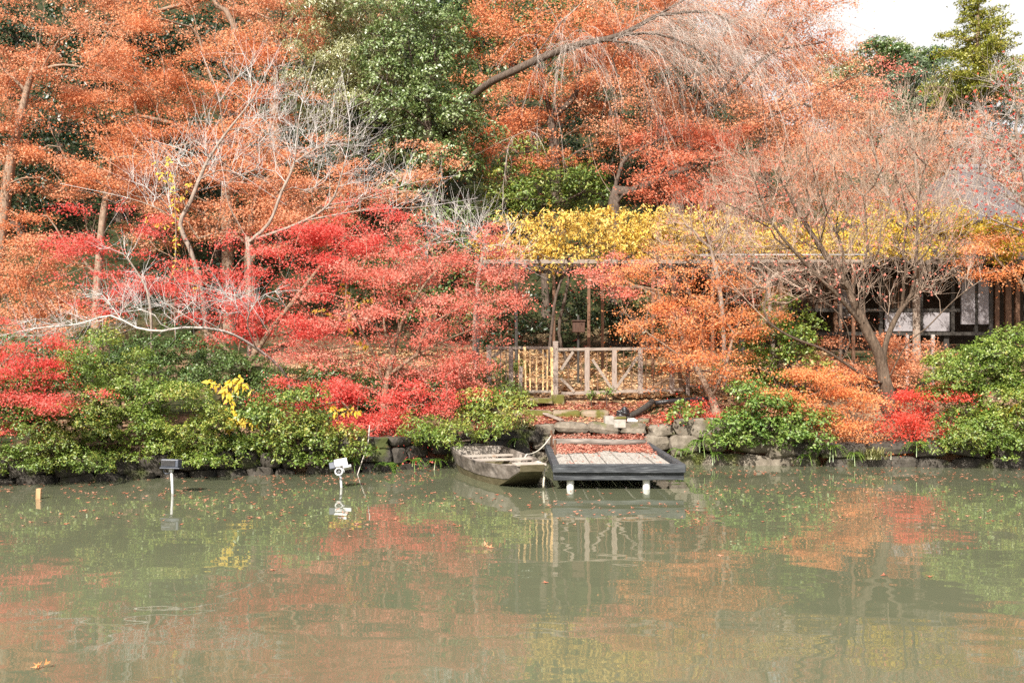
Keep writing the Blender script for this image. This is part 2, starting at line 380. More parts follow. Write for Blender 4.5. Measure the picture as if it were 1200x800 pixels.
# ------------------------------------------------------------------ setting: ground sheet and water
xs = np.unique(np.concatenate([np.linspace(-900, -60, 15), np.linspace(-60, -18, 28), np.arange(-18, 20, .3), np.linspace(20, 70, 32), np.linspace(70, 900, 15)]))
ys = np.unique(np.concatenate([np.linspace(-300, -4, 12), np.linspace(-4, 14, 14), np.arange(14, 31, .2), np.linspace(31, 95, 60), np.linspace(95, 1500, 15)]))
GX, GY = np.meshgrid(xs, ys)
GZ = ground(GX, GY)
V = np.stack([GX.ravel(), GY.ravel(), GZ.ravel()], 1)
nx, ny = len(xs), len(ys)
I, J = np.meshgrid(np.arange(nx - 1), np.arange(ny - 1))
a = (J * nx + I).ravel()
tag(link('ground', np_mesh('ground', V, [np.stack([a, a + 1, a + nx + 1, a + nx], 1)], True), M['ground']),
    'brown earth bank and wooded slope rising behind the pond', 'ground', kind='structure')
wx = np.array([-80, 80.]); 
WV = np.array([[-80, -1, 0], [80, -1, 0], [80, 24, 0], [-80, 24, 0]], float)
tag(link('water', np_mesh('water', WV, [np.array([[0, 1, 2, 3]])]), M['water']), 'murky green pond water', 'water', kind='structure')

# ------------------------------------------------------------------ plant machinery
def unit(v):
    return v / np.maximum(np.linalg.norm(v, axis=-1, keepdims=True), 1e-9)

def rand_unit(n, rng):
    return unit(rng.normal(size=(n, 3)))

def leaves_mesh(name, p, nrm, L, W, rng, fold=.25, droop=0.0, lobes=False):
    """one small folded blade per row of p"""
    n = len(p)
    L = L * rng.uniform(.65, 1.3, (n, 1)); W = W * rng.uniform(.7, 1.25, (n, 1))
    nrm = unit(nrm); d = unit(np.cross(nrm, rng.normal(size=(n, 3))))
    if droop: d = unit(d + np.array([0, 0, -droop]))
    s = unit(np.cross(nrm, d)); 
    up = np.cross(d, s) * (W * fold)
    if lobes:      # three-pointed blade like a small maple leaf
        v = np.stack([p, p + d * L * .35 + s * W * .22 + up * .2, p + d * L * .72 + s * W * .62 + up,
                      p + d * L * .62 + s * W * .14, p + d * L * 1.05, p + d * L * .62 - s * W * .14,
                      p + d * L * .72 - s * W * .62 + up, p + d * L * .35 - s * W * .22 + up * .2], 1)
        k = 8
    else:
        v = np.stack([p, p + d * L * .5 + s * W * .5 + up, p + d * L, p + d * L * .5 - s * W * .5 + up], 1)
        k = 4
    f = np.arange(n * k).reshape(n, k)
    return np_mesh(name, v.reshape(-1, 3), [f])

def prisms(a, b, ra, rb, n=3):
    d = unit(b - a)
    ref = np.where(np.abs(d[:, 2:3]) < .9, np.array([[0, 0, 1.]]), np.array([[1., 0, 0]]))
    u = unit(np.cross(d, ref)); w = np.cross(u, d)
    N = len(a); vs_ = []
    for c, r in ((a, ra), (b, rb)):
        for k in range(n):
            t = 2 * math.pi * k / n
            vs_.append(c + (u * math.cos(t) + w * math.sin(t)) * r[:, None])
    v = np.stack(vs_, 1).reshape(-1, 3)
    base = np.arange(N)[:, None] * (2 * n)
    f = [base + np.array([[k, (k + 1) % n, n + (k + 1) % n, n + k]]) for k in range(n)]
    return v, np.concatenate(f)

def spline(pts, step):
    pts = np.asarray(pts, float)
    if len(pts) < 3:
        n = max(2, int(np.linalg.norm(pts[-1] - pts[0]) / step) + 1)
        t = np.linspace(0, 1, n)[:, None]
        return pts[0] * (1 - t) + pts[-1] * t
    ext = np.vstack([2 * pts[0] - pts[1], pts, 2 * pts[-1] - pts[-2]])
    out = []
    for i in range(1, len(ext) - 2):
        p0, p1, p2, p3 = ext[i - 1:i + 3]
        n = max(1, int(np.linalg.norm(p2 - p1) / step))
        for k in range(n):
            t = k / n
            out.append(.5 * ((2 * p1) + (-p0 + p2) * t + (2 * p0 - 5 * p1 + 4 * p2 - p3) * t * t + (-p0 + 3 * p1 - 3 * p2 + p3) * t ** 3))
    out.append(pts[-1])
    return np.array(out)

class Skeleton:
    def __init__(s, cap=60000):
        s.p = np.zeros((cap, 3)); s.par = np.full(cap, -1); s.pl = np.zeros(cap); s.n = 0
    def add(s, q, par):
        i = s.n; s.p[i] = q; s.par[i] = par
        if par >= 0: s.pl[i] = s.pl[par] + np.linalg.norm(q - s.p[par])
        s.n += 1; return i
    def chain(s, pts, attach=True):
        j = -1
        if s.n and attach:
            j = int(np.argmin(np.linalg.norm(s.p[:s.n] - pts[0], axis=1))); 
        for q in pts: j = s.add(q, j)
        return j
    def grow(s, pts, bf, step, rng, sag=0.0, jit=.06, lead=.22, n0=0):
        start = s.p[n0:s.n]
        dist = np.array([np.min(np.linalg.norm(start - q, axis=1)) for q in pts])
        tips = []
        for q in pts[np.argsort(dist)]:
            d = np.linalg.norm(s.p[n0:s.n] - q, axis=1)
            j = int(np.argmin(d + bf * s.pl[n0:s.n])) + n0
            dd = d[j - n0]
            if dd < 1e-4: continue
            A = s.p[j]; k = min(int(dd / step), 6)
            pd = unit((A - s.p[s.par[j]])[None])[0] if s.par[j] >= 0 else np.array([0, 0, 1.])
            jj = j
            for m in range(1, k + 1):
                t = m / (k + 1); b = math.sin(math.pi * t)
                c = A + (q - A) * t + pd * dd * lead * b * (1 - t) + rng.normal(size=3) * dd * jit * b
                c[2] += sag * dd * b
                jj = s.add(c, jj)
            tips.append(s.add(q, jj))
        return np.array(tips, int)
    def mesh(s, name, r_tip, r_base, thin=.012, flare=True, extra=None):
        n = s.n; par = s.par[:n]; p = s.p[:n]
        has_child = np.zeros(n, bool); has_child[par[par >= 0]] = True
        cnt = np.where(has_child, 0.0, 1.0)
        for i in range(n - 1, 0, -1):
            if par[i] >= 0: cnt[par[i]] += cnt[i]
        e = math.log(max(cnt[0], 2)) / math.log(max(r_base / r_tip, 1.01))
        r = r_tip * cnt ** (1 / e)
        s.r = r
        heavy = np.full(n, -1); best = np.zeros(n)
        for i in range(1, n):
            j = par[i]
            if j >= 0 and cnt[i] > best[j]: best[j] = cnt[i]; heavy[j] = i
        thick = r > thin
        VS, Q, off = [], [], 0
        thin_idx = np.where(~thick & (par >= 0))[0]
        if len(thin_idx):
            v, f = prisms(p[par[thin_idx]], p[thin_idx], np.minimum(r[par[thin_idx]], r[thin_idx] * 1.15), r[thin_idx])
            VS.append(v); Q.append(f); off += len(v)
        for i in range(n):
            if not thick[i]: continue
            if par[i] >= 0 and heavy[par[i]] == i: continue      # not a chain start
            ch = [par[i]] if par[i] >= 0 else []
            j = i
            while j >= 0 and thick[j]: ch.append(j); j = heavy[j]
            if len(ch) < 2: continue
            c = p[ch]; rr = r[ch].copy()
            if par[i] >= 0: rr[0] = rr[1]
            if len(rr) > 4:
                rr = np.convolve(np.pad(rr, 2, mode='edge'), np.ones(5) / 5, 'valid')
            if par[i] < 0 and flare:
                dd = np.linalg.norm(c - c[0], axis=1)
                rr = rr * (1 + .55 * np.exp(-dd / (2.2 * r_base)))
            k = 9 if rr[0] > .06 else (6 if rr[0] > .025 else 4)
            t = unit(np.gradient(c, axis=0))
            ref = np.array([0, 1., .2]) if abs(t[0][1]) < .8 else np.array([1., 0, 0])
            u = unit(np.cross(t, ref)); w = np.cross(u, t)
            ang = 2 * math.pi * np.arange(k) / k
            lump = 1 + .10 * np.sin(ang * 2 + i) [None, :] * np.ones((len(c), 1))
            ring = c[:, None] + (u[:, None] * np.cos(ang)[None, :, None] + w[:, None] * np.sin(ang)[None, :, None]) * (rr[:, None] * lump)[:, :, None]
            m = len(c)
            A, B = np.meshgrid(np.arange(m - 1), np.arange(k), indexing='ij')
            f = np.stack([A * k + B, A * k + (B + 1) % k, (A + 1) * k + (B + 1) % k, (A + 1) * k + B], -1).reshape(-1, 4) + off
            VS.append(ring.reshape(-1, 3)); Q.append(f); off += m * k
        if extra is not None:
            v, f = extra; VS.append(v); Q.append(f + off); off += len(v)
        nthin = len(thin_idx) * 3; nall = sum(len(q) for q in Q); next_ = len(extra[1]) if extra is not None else 0
        s.fm = np.zeros(nall, np.int32); s.fm[:nthin] = 1
        if next_: s.fm[nall - next_:] = 1
        return np.concatenate(VS), np.concatenate(Q)

def trunk_pts(trunk, Y):
    """[(px, py[, dY])...]; first point's py None -> stands on the ground"""
    out = []
    for i, q in enumerate(trunk):
        y = Y + (q[2] if len(q) > 2 else 0)
        if q[1] is None:
            x = (q[0] - 600) / FPX * y
            y = max(y, float(bank(x)) + .5)
            out.append(np.array((x, y, gz(x, y) - .12)))
        else: out.append(P(q[0], q[1], y))
    return out

def in_ellipsoids(pads, Y, n, rng, shell=False, depth=.8):
    """points through a union of ellipsoids given in photo pixels at distance Y"""
    ar = np.array([q[2] * q[3] for q in pads], float); pick = rng.choice(len(pads), n, p=ar / ar.sum())
    u = rand_unit(n, rng) * (rng.uniform(0, 1, (n, 1)) ** (1 / 3))
    out = np.zeros((n, 3))
    for k, q in enumerate(pads):
        m = pick == k
        y = Y + (q[4] if len(q) > 4 else 0); s = y / FPX
        c = P(q[0], q[1], y)
        out[m] = c + u[m] * np.array([q[2] * s, max(q[2], q[3]) * s * depth, q[3] * s])
    return out

def spikes(p, d, length, r, rng):
    """fine twigs: base p, direction d"""
    b = p + d * length[:, None]
    return prisms(p, b, np.full(len(p), r), np.full(len(p), r * .45))

def twig_set(sk, sel, per, length, r, rng, up=.3, spread=.9):
    idx = np.repeat(sel, per)
    par = sk.par[idx]; ok = par >= 0; idx = idx[ok]; par = par[ok]
    t = rng.uniform(0, 1, (len(idx), 1))
    base = sk.p[par] * (1 - t) + sk.p[idx] * t
    d = unit(unit(sk.p[idx] - sk.p[par]) + rng.normal(size=(len(idx), 3)) * spread * .6 + np.array([0, 0, up]))
    l = length * rng.uniform(.4, 1.4, len(idx))
    v1, f1 = spikes(base, d, l, r, rng)
    # second joint, bending
    tip = base + d * l[:, None]
    d2 = unit(d + rng.normal(size=d.shape) * .35 + np.array([0, 0, up * .5]))
    v2, f2 = spikes(tip, d2, l * .8, r * .55, rng)
    return np.concatenate([v1, v2]), np.concatenate([f1, f2 + len(v1)])

def put_tree(name, label, cat, group, base, trunk_me, trunk_mat, crown_me, crown_mat, tn='trunk', cn='crown', twig=None, fm=None):
    root = empty(name, base, label, cat, group)
    for nm, me, mt in ((tn, trunk_me, trunk_mat), (cn, crown_me, crown_mat)):
        if me is None: continue
        o = link(nm, me, mt, root)
        if nm == tn and twig is not None:
            me.materials.append(twig); me.polygons.foreach_set('material_index', fm)
    return root

def shift(v, base): return v - np.asarray(base)[None]

def maple(name, label, Y, trunk, pads, mat, bark='bark', rb=.11, dens=1.0, lpa=120, limbs=(), cat='tree', group=None,
          layered=True, lsize=2.4, seed=1, grow_pad=(1.25, 1.35), stray=.3, r_tip=.006, bf=.35, flat=.36, twigs=2, depth=.8, droop=.3, sig=8.5):
    rng = np.random.default_rng(seed * 131 + 17)
    s = Y / FPX
    tp = trunk_pts(trunk, Y); base = tp[0].copy(); base[2] += .12
    sk = Skeleton(); sk.chain(spline(tp, .25 * max(1, Y / 24)))
    for l in limbs: sk.chain(spline(trunk_pts(l, Y), .25 * max(1, Y / 24)))
    pads = [(q[0], q[1], q[2] * grow_pad[0], q[3] * grow_pad[1], *q[4:]) for q in pads]
    area = sum(math.pi * q[2] * q[3] for q in pads)
    N = max(12, int(area / 200 * dens)); lpa = int(lpa * 1.3)
    if layered:
        nsub = max(5, int(N / 4))
        cen = in_ellipsoids(pads, Y, nsub, rng, depth=depth)
        which = rng.integers(0, nsub, N)
        rad = rng.uniform(8, 26, nsub)[which] * s
        ang = rng.uniform(0, 2 * math.pi, N); rr = np.sqrt(rng.uniform(0, 1, N)) * rad
        tilt = rng.normal(size=(nsub, 2))[which] * .16
        dx, dy = rr * np.cos(ang), rr * np.sin(ang)
        pts = cen[which] + np.stack([dx, dy, dx * tilt[:, 0] + dy * tilt[:, 1] - .25 * rr * rr / rad + rng.normal(size=N) * 1.5 * s], 1)
        ns = int(N * stray); k = rng.choice(N, ns, replace=False)
        pts[k] = in_ellipsoids([(q[0], q[1], q[2] * 1.18, q[3] * 1.5, *q[4:]) for q in pads], Y, ns, rng, depth=depth)
    else:
        pts = in_ellipsoids(pads, Y, N, rng, depth=depth)
    pts[:, 2] = np.maximum(pts[:, 2], .25)
    tips = sk.grow(pts, bf, 22 * s, rng, sag=.05)
    amount = np.clip(rng.gamma(3.2, 1 / 3.2, len(tips)), .2, 2.2)
    v, f = None, None
    ex = twig_set(sk, tips, twigs, 13 * s, .0035 * (Y / 22), rng, up=.1) if twigs else None
    v, f = sk.mesh(name, r_tip * Y / 22, rb, thin=.5 * s, extra=ex)
    tme = np_mesh(name + '_trunk', shift(v, base), [f], True)
    c = np.repeat(sk.p[tips], np.maximum((lpa * amount).astype(int), 4), axis=0); n = len(c)
    fly = rng.random((n, 1)) < .12
    off = rng.normal(size=(n, 3)) * np.array([sig * s, sig * s, sig * flat * s]) * np.where(fly, 2.2, 1)
    p = c + off
    p[:, 2] -= .12 * np.linalg.norm(off[:, :2], axis=1)
    nrm = rand_unit(n, rng) * .8 + np.array([0, -.25, .55])
    cme = leaves_mesh(name + '_crown', shift(p, base), nrm, lsize * s, lsize * .95 * s, rng, droop=droop, lobes=True)
    return put_tree(name, label, cat, group, base, tme, M[bark], cme, M[mat], twig=M['twig_maple'], fm=sk.fm)

def bare_tree(name, label, Y, trunk, pads, bark='bark_pale', rb=.1, dens=1.0, limbs=(), seed=1, r_tip=.005, bf=.45, twigs=5, tl=16,
              up=.5, leaves=None, nleaf=0, lsize=4, cat='tree', group=None, depth=.7, sag=0.02, tr=.0038, step=20, trunk_mat='bark_mid'):
    rng = np.random.default_rng(seed * 77 + 5)
    s = Y / FPX
    tp = trunk_pts(trunk, Y); base = tp[0].copy(); base[2] += .12
    sk = Skeleton(); sk.chain(spline(tp, .2 * max(1, Y / 24)))
    for l in limbs: sk.chain(spline(trunk_pts(l, Y), .2 * max(1, Y / 24)))
    area = sum(math.pi * q[2] * q[3] for q in pads)
    N = max(10, int(area / 130 * dens))
    pts = in_ellipsoids(pads, Y, N, rng, depth=depth)
    pts[:, 2] = np.maximum(pts[:, 2], .3)
    tips = sk.grow(pts, bf, step * s, rng, sag=-sag, jit=.05, lead=.3)
    ex = twig_set(sk, tips, twigs, tl * s, tr * Y / 22, rng, up=up)
    v, f = sk.mesh(name, r_tip * Y / 22, rb, thin=.5 * s, extra=ex)
    tme = np_mesh(name + '_trunk', shift(v, base), [f], True)
    cme = None
    if leaves:
        idx = rng.choice(tips, nleaf); 
        clump = sk.p[idx] + rng.normal(size=(nleaf, 3)) * 8 * s
        nrm = rand_unit(nleaf, rng)
        cme = leaves_mesh(name + '_crown', shift(clump, base), nrm, lsize * s, lsize * .8 * s, rng, droop=.5, lobes=True)
    return put_tree(name, label, cat, group, base, tme, M[trunk_mat or bark], cme, M[leaves] if leaves else None, twig=M[bark], fm=sk.fm)

def leafy(name, label, Y, trunk, pads, mat, bark='bark_dark', rb=.05, lump=22, dens=1.0, lsize=3.1, wid=.52, cat='shrub', group=None, seed=1,
          tn='stem', cn='foliage', depth=.8, upb=.5, cover=2.6, droop=0.0, loose=.12, zmin=.12, flatl=.8, bases=None, rosette=5):
    """lumpy evergreen foliage: rosettes of leaves on the outsides of many small lumps"""
    rng = np.random.default_rng(seed * 59 + 3)
    s = Y / FPX
    tp = trunk_pts(trunk, Y); base = tp[0].copy(); base[2] += .12
    area = sum(math.pi * q[2] * q[3] for q in pads)
    nl = max(5, int(area / (lump * lump * 1.1) * dens))
    cen = in_ellipsoids(pads, Y, nl, rng, depth=depth)
    rl = lump * s * rng.uniform(.35, 1.45, nl)
    cen[:, 2] = np.maximum(cen[:, 2], zmin + rl * .5)
    sk = Skeleton(); sk.chain(spline(tp, .25 * max(1, Y / 24)))
    tips = sk.grow(cen, .3, 25 * s, rng)
    wgt = rl ** 2 / (rl ** 2).sum()
    tot = int(area / (lsize * lsize * wid * .5) * cover)
    nro = max(20, tot // rosette)
    k = rng.choice(nl, nro, p=wgt)
    d = rand_unit(nro, rng); d[:, 2] = np.abs(d[:, 2]) * .8 + d[:, 2] * .2; d = unit(d)
    rr = rl[k][:, None] * (1 + rng.normal(size=(nro, 1)) * loose) * np.array([1, 1, flatl])
    q = cen[k] + d * rr
    q[:, 2] = np.maximum(q[:, 2], zmin * rng.uniform(.4, 1.6, nro))
    p = np.repeat(q, rosette, axis=0) + rng.normal(size=(nro * rosette, 3)) * lsize * .35 * s
    nrm = np.repeat(d, rosette, axis=0) * .7 + rand_unit(nro * rosette, rng) * .75 + np.array([0, 0, upb])
    cme = leaves_mesh(name + '_foliage', shift(p, base), nrm, lsize * s, lsize * wid * s, rng, droop=droop)
    ii = rng.choice(nro, min(nro, nl * 6))
    a_ = cen[k[ii]]; tw = prisms(a_, q[ii], np.full(len(ii), .3 * s), np.full(len(ii), .15 * s))
    v, f = sk.mesh(name, .006 * Y / 22, rb, thin=.5 * s, extra=tw)
    tme = np_mesh(name + '_stem', shift(v, base), [f], True)
    return put_tree(name, label, cat, group, base, tme, M[bark], cme, M[mat], tn, cn)

# ------------------------------------------------------------------ bank stones
def stone_wall(name, label, path, rows, mat, size=.42, seed=1, depth=.35, group=None):
    """dry wall of irregular stones along path [(x, y)], rows [(z centre, height)]"""
    rng = random.Random(seed)
    bm = bmesh.new()
    base = Vector((path[0][0], path[0][1], 0))
    segs = []
    L = 0
    for a, b in zip(path, path[1:]):
        l = math.hypot(b[0] - a[0], b[1] - a[1]); segs.append((L, l, a, b)); L += l
    def at(t):
        for s0, l, a, b in segs:
            if t <= s0 + l:
                k = (t - s0) / l; return a[0] + (b[0] - a[0]) * k, a[1] + (b[1] - a[1]) * k, math.atan2(b[1] - a[1], b[0] - a[0])
        a, b = segs[-1][2:]; return b[0], b[1], math.atan2(b[1] - a[1], b[0] - a[0])
    for zc, hh in rows:
        t = rng.uniform(0, .2)
        while t < L:
            w = size * rng.uniform(.65, 1.6); 
            x, y, an = at(min(t + w / 2, L))
            r = bmesh.ops.create_icosphere(bm, subdivisions=2, radius=1.0)
            fx = [rng.uniform(.5, 2.2) for _ in range(6)]; ph = [rng.uniform(0, 6.3) for _ in range(6)]
            ca, sa = math.cos(an), math.sin(an)
            sx, sy, sz = w * .54, depth * rng.uniform(.45, .7), hh * rng.uniform(.5, .64)
            tw = rng.uniform(-.18, .18); zz = zc + rng.uniform(-.05, .05) * hh * 3
            for v in r['verts']:
                c = v.co
                p = Vector([math.copysign(abs(q) ** .5, q) for q in c])   # boxy boulder
                k = 1 + .10 * math.sin(c.x * fx[0] * 2 + ph[0]) + .09 * math.sin(c.y * fx[1] * 3 + ph[1]) + .08 * math.sin(c.z * fx[2] * 3 + ph[2])
                p = p * k * .86
                px_, pz_ = p.x * sx, p.z * sz
                px_, pz_ = px_ * math.cos(tw) - pz_ * math.sin(tw), px_ * math.sin(tw) + pz_ * math.cos(tw)
                q = Vector((px_, p.y * sy, pz_))
                v.co = Vector((x + q.x * ca - q.y * sa - base.x, y + q.x * sa + q.y * ca - base.y, zz + q.z))
            t += w * .93
    me = bpy.data.meshes.new(name); bm.to_mesh(me); bm.free()
    o = link(name, me, mat); o.location = base
    return tag(o, label, 'wall', group)

stone_wall('stone_wall', 'low dark rock wall along the pond under the big left hand green bushes',
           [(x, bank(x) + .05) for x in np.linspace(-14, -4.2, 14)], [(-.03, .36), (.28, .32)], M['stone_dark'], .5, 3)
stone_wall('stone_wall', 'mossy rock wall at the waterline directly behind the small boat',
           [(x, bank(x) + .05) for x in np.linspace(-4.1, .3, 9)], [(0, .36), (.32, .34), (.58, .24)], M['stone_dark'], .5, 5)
stone_wall('stone_wall', 'row of squarish tan stones edging the leafy terrace just behind the jetty',
           [(.3, 21.16), (3.3, 21.2)], [(.08, .36), (.42, .36), (.70, .26)], M['stone'], .52, 8)
stone_wall('stone_wall', 'tall boulder wall with moss and ferns right of the jetty',
           [(x, bank(x) + .0) for x in np.linspace(3.2, 5.6, 6)], [(.0, .5), (.42, .5), (.8, .4)], M['stone'], .8, 12)
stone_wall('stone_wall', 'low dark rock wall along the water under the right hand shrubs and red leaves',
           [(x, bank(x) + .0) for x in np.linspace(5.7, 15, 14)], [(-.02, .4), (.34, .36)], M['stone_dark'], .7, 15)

# mossy step below the gate, and stepping slab under the gate
b = MB()
for i, x in enumerate(np.arange(-.35, 2.0, .62)):
    b.box((x + .31, 22.12 + .03 * math.sin(i * 2), .955), (.635, .5, .2), Matrix.Rotation(R(.6 * math.sin(i * 3)), 3, 'Z'), .97, .012)
o = b.build('stone_step', M['kerb'], None, .06); tag(o, 'long worn mossy kerb step across the leafy ground below the wooden gate', 'step')
b = MB(); b.box((0, 0, 0), (.62, .42, .10), None, .93, .015)
o = b.build('stone_slab', M['kerb'], None, .02, loc=(.62, 22.66, 1.24)); tag(o, 'flat stone slab lying under the left gate leaf', 'slab')

# ------------------------------------------------------------------ jetty
JX0, JX1, JY0, JY1 = .68, 2.90, 16.6, 20.9
jet = empty('jetty', (1.78, 16.6, 0), 'low wooden jetty with pale planks, dark frame beams and white posts in the water', 'jetty')
jl = Vector((1.78, 16.6, 0))
def J(x, y, z): return Vector((x, y, z)) - jl
b = MB()
n = 7; w = (JX1 - JX0 - .26) / n
for i in range(n):
    x = JX0 + .13 + w * (i + .5)
    b.box(J(x, (JY0 + JY1) / 2 + .03 + random.uniform(-.03, .03), .345 + random.uniform(-.006, .006)), (w - .022, JY1 - JY0 - .3, .045), Matrix.Rotation(random.uniform(-.004, .004), 3, 'Y'), 1, .002)
b.build('deck', M['deck'], jet, .004)
b = MB(); b.box(J((JX0 + JX1) / 2, JY0 + .055, .365), (JX1 - JX0, .11, .145), None, 1, .004); b.build('front_beam', M['beam_dark'], jet, .012)
b = MB(); b.box(J((JX0 + JX1) / 2 - .0, JY0 + .13, .225), (JX1 - JX0 - .03, .12, .12), None, 1, .004); b.build('lower_beam', M['beam_dark'], jet, .01)
for x in (JX0 + .055, JX1 - .055):
    b = MB(); b.box(J(x, (JY0 + JY1) / 2 + .06, .372), (.11, JY1 - JY0 - .12, .14), None, 1, .003); b.build('side_beam', M['beam_dark'], jet, .01)
for x in (JX0 + .3, (JX0 + JX1) / 2, JX1 - .35):
    b = MB(); b.box(J(x, (JY0 + JY1) / 2 + .1, .235), (.1, JY1 - JY0 - .4, .14)); b.build('joist', M['wood_black'], jet, .008)
for x, y in ((.985, 16.82), (2.27, 16.82), (.985, 19.2), (2.6, 19.2), (.985, 20.7), (2.6, 20.7)):
    b = MB(); b.tube([J(x, y, -.8), J(x, y, .02), J(x, y, .17)], .062, 16); b.build('support_post', M['post_white'], jet, smooth=False)
b = MB(); b.tube([(-1.02, 0, 0), (-.3, .01, .005), (.4, -.01, -.01), (1.02, .01, -.005)], [.075, .07, .068, .06], 10)
o = b.build('log', M['log_grey'], None, smooth=True, loc=(1.70, 20.30, .50)); tag(o, 'round weathered log lying across the back of the jetty', 'log')
b = MB(); b.tube([(0, 0, -.02), (.005, 0, .2), (0, .01, .32)], [.026, .024, .022], 8)
o = b.build('mooring_post', M['wood_brown'], None, loc=(.79, 20.0, .44)); tag(o, 'thin upright mooring peg at the back corner of the jetty holding the rope', 'post')
b = MB(); b.tube([(0, 0, -.02), (-.005, 0, .16), (0, .01, .26)], [.026, .024, .022], 8)
o = b.build('mooring_post', M['wood_brown'], None, loc=(.80, 18.4, .44)); tag(o, 'short wooden peg on the side beam of the jetty nearer the water', 'post')

# ------------------------------------------------------------------ boat
def make_boat():
    S = Vector((-.715, 20.05, 0)); B = Vector((.335, 16.62, 0))
    L = (B - S).length
    yaw = math.atan2(B.y - S.y, B.x - S.x)
    root = empty('rowing_boat', S, 'small weathered wooden punt with blunt bow moored left of the jetty', 'boat', rz=yaw)
    ts = np.linspace(0, 1, 19)
    def prof(t):
        wt = np.interp(t, [0, .15, .35, .55, .75, .9, 1], [.545, .60, .63, .60, .48, .33, .20])
        zt = np.interp(t, [0, .3, .6, .85, 1], [.43, .385, .37, .385, .425])
        zb = np.interp(t, [0, .08, .2, .6, .74, .9, 1], [.16, .04, -.1, -.1, -.06, .16, .33])
        wb = wt - np.interp(t, [0, .5, .8, 1], [.10, .13, .09, .02])
        return wt, zt, zb, wb
    TH = .035
    strake = .25
    # upper planks (dark stained strakes)
    for sgn in (-1, 1):
        v, f = [], []
        for t in ts:
            wt, zt, zb, wb = prof(t); z2 = max(zt - strake, zb + .01); k = (zt - z2) / max(zt - zb, .02); w2 = wt + (wb - wt) * k
            for w_, z_ in ((wt + .012, zt), (w2 + .012, z2), (w2 - TH, z2), (wt - TH, zt)):
                v.append((t * L, sgn * w_, z_))
        for i in range(len(ts) - 1):
            for k in range(4):
                q = (i * 4 + k, i * 4 + (k + 1) % 4, i * 4 + 4 + (k + 1) % 4, i * 4 + 4 + k); f.append(q if sgn < 0 else q[::-1])
        e = (len(ts) - 1) * 4
        f += [(3, 2, 1, 0), (e, e + 1, e + 2, e + 3)]
        mb = MB(); mb.add(v, f); mb.build('side_plank', M['boat_out'], root, .006)
    # bottom hull: outer and inner shell
    v, f = [], []
    for t in ts:
        wt, zt, zb, wb = prof(t); z2 = max(zt - strake, zb + .01); k = (zt - z2) / max(zt - zb, .02); w2 = wt + (wb - wt) * k
        v += [(t * L, -w2, z2), (t * L, -wb, zb), (t * L, wb, zb), (t * L, w2, z2),
              (t * L, w2 - TH, z2), (t * L, wb - TH, zb + TH), (t * L, -wb + TH, zb + TH), (t * L, -w2 + TH, z2)]
    for i in range(len(ts) - 1):
        for k in range(8):
            f.append((i * 8 + k, i * 8 + (k + 1) % 8, i * 8 + 8 + (k + 1) % 8, i * 8 + 8 + k))
    mb = MB(); mb.add(v, f); mb.build('hull', M['boat_bottom'], root)
    # floor boards
    mb = MB()
    for y in (-.33, -.11, .11, .33): mb.box((L * .36, y, .03), (L * .56, .21, .025), None, 1, .003)
    mb.build('floor_board', M['boat_in'], root, .004)
    # stern transom and bow cap
    wt, zt, zb, wb = prof(0)
    mb = MB(); mb.add([(-.03, -wt - .01, zt + .01), (-.03, wt + .01, zt + .01), (-.0, wb, zb), (-.0, -wb, zb),
                       (.03, -wt - .01, zt + .01), (.03, wt + .01, zt + .01), (.04, wb, zb), (.04, -wb, zb)],
                      [(0, 1, 2, 3), (7, 6, 5, 4), (0, 4, 5, 1), (1, 5, 6, 2), (2, 6, 7, 3), (3, 7, 4, 0)])
    mb.build('transom', M['boat_in'], root, .006)
    wt, zt, zb, wb = prof(.955)
    mb = MB(); mb.box((L * .955, 0, zt + .012), (L * .10, wt * 2 - .02, .035), None, 1, .003); mb.build('bow_deck', M['boat_in'], root, .006)
    wt, zt, zb, wb = prof(1)
    mb = MB(); mb.box((L + .012, 0, .375), (.045, wt * 2 + .02, .12), Matrix.Rotation(R(12), 3, 'Y'), 1, .002); mb.build('bow_plate', M['boat_bottom'], root, .008)
    for t, dz, wd in ((.17, .1, .22), (.5, .03, .2), (.80, .03, .12)):
        wt, zt, zb, wb = prof(t)
        mb = MB(); mb.box((t * L, 0, zt - dz), (wd, wt * 2 - .05, .035), None, 1, .003); mb.build('seat', M['boat_in'], root, .006)
    for t in (.33, .66):
        wt, zt, zb, wb = prof(t)
        for sgn in (-1, 1):
            mb = MB(); mb.bar((t * L, sgn * (wt - .055), zt - .02), (t * L, sgn * (wb - .05), zb + .04), .05, .03, (1, 0, 0)); mb.build('rib', M['boat_in'], root)
    return root
make_boat()
def catenary(a, b, sag, n=14):
    a = Vector(a); b = Vector(b)
    return [a.lerp(b, i / n) - Vector((0, 0, sag * 4 * (i / n) * (1 - i / n))) for i in range(n + 1)]
b = MB(); pts = catenary((.79, 20.0, .66), (.28, 18.75, .40), .10) + catenary((.28, 18.75, .40), (.10, 18.6, .30), .05, 4)[1:]
b.tube(pts, .012, 6); o = b.build('rope', M['rope'], None, smooth=True); tag(o, 'pale slack mooring rope from the jetty peg to the boat side', 'rope')
b = MB(); pts = [(.42, 17.0, .44), (.50, 16.83, .43), (.535, 16.78, .36), (.54, 16.78, .25), (.535, 16.78, .12), (.53, 16.8, .02)]
b.tube([tuple(p) for p in spline(pts, .05)], .018, 7); o = b.build('rope', M['rope'], None, smooth=True); tag(o, 'short pale rope end hanging over the bow corner of the boat', 'rope')

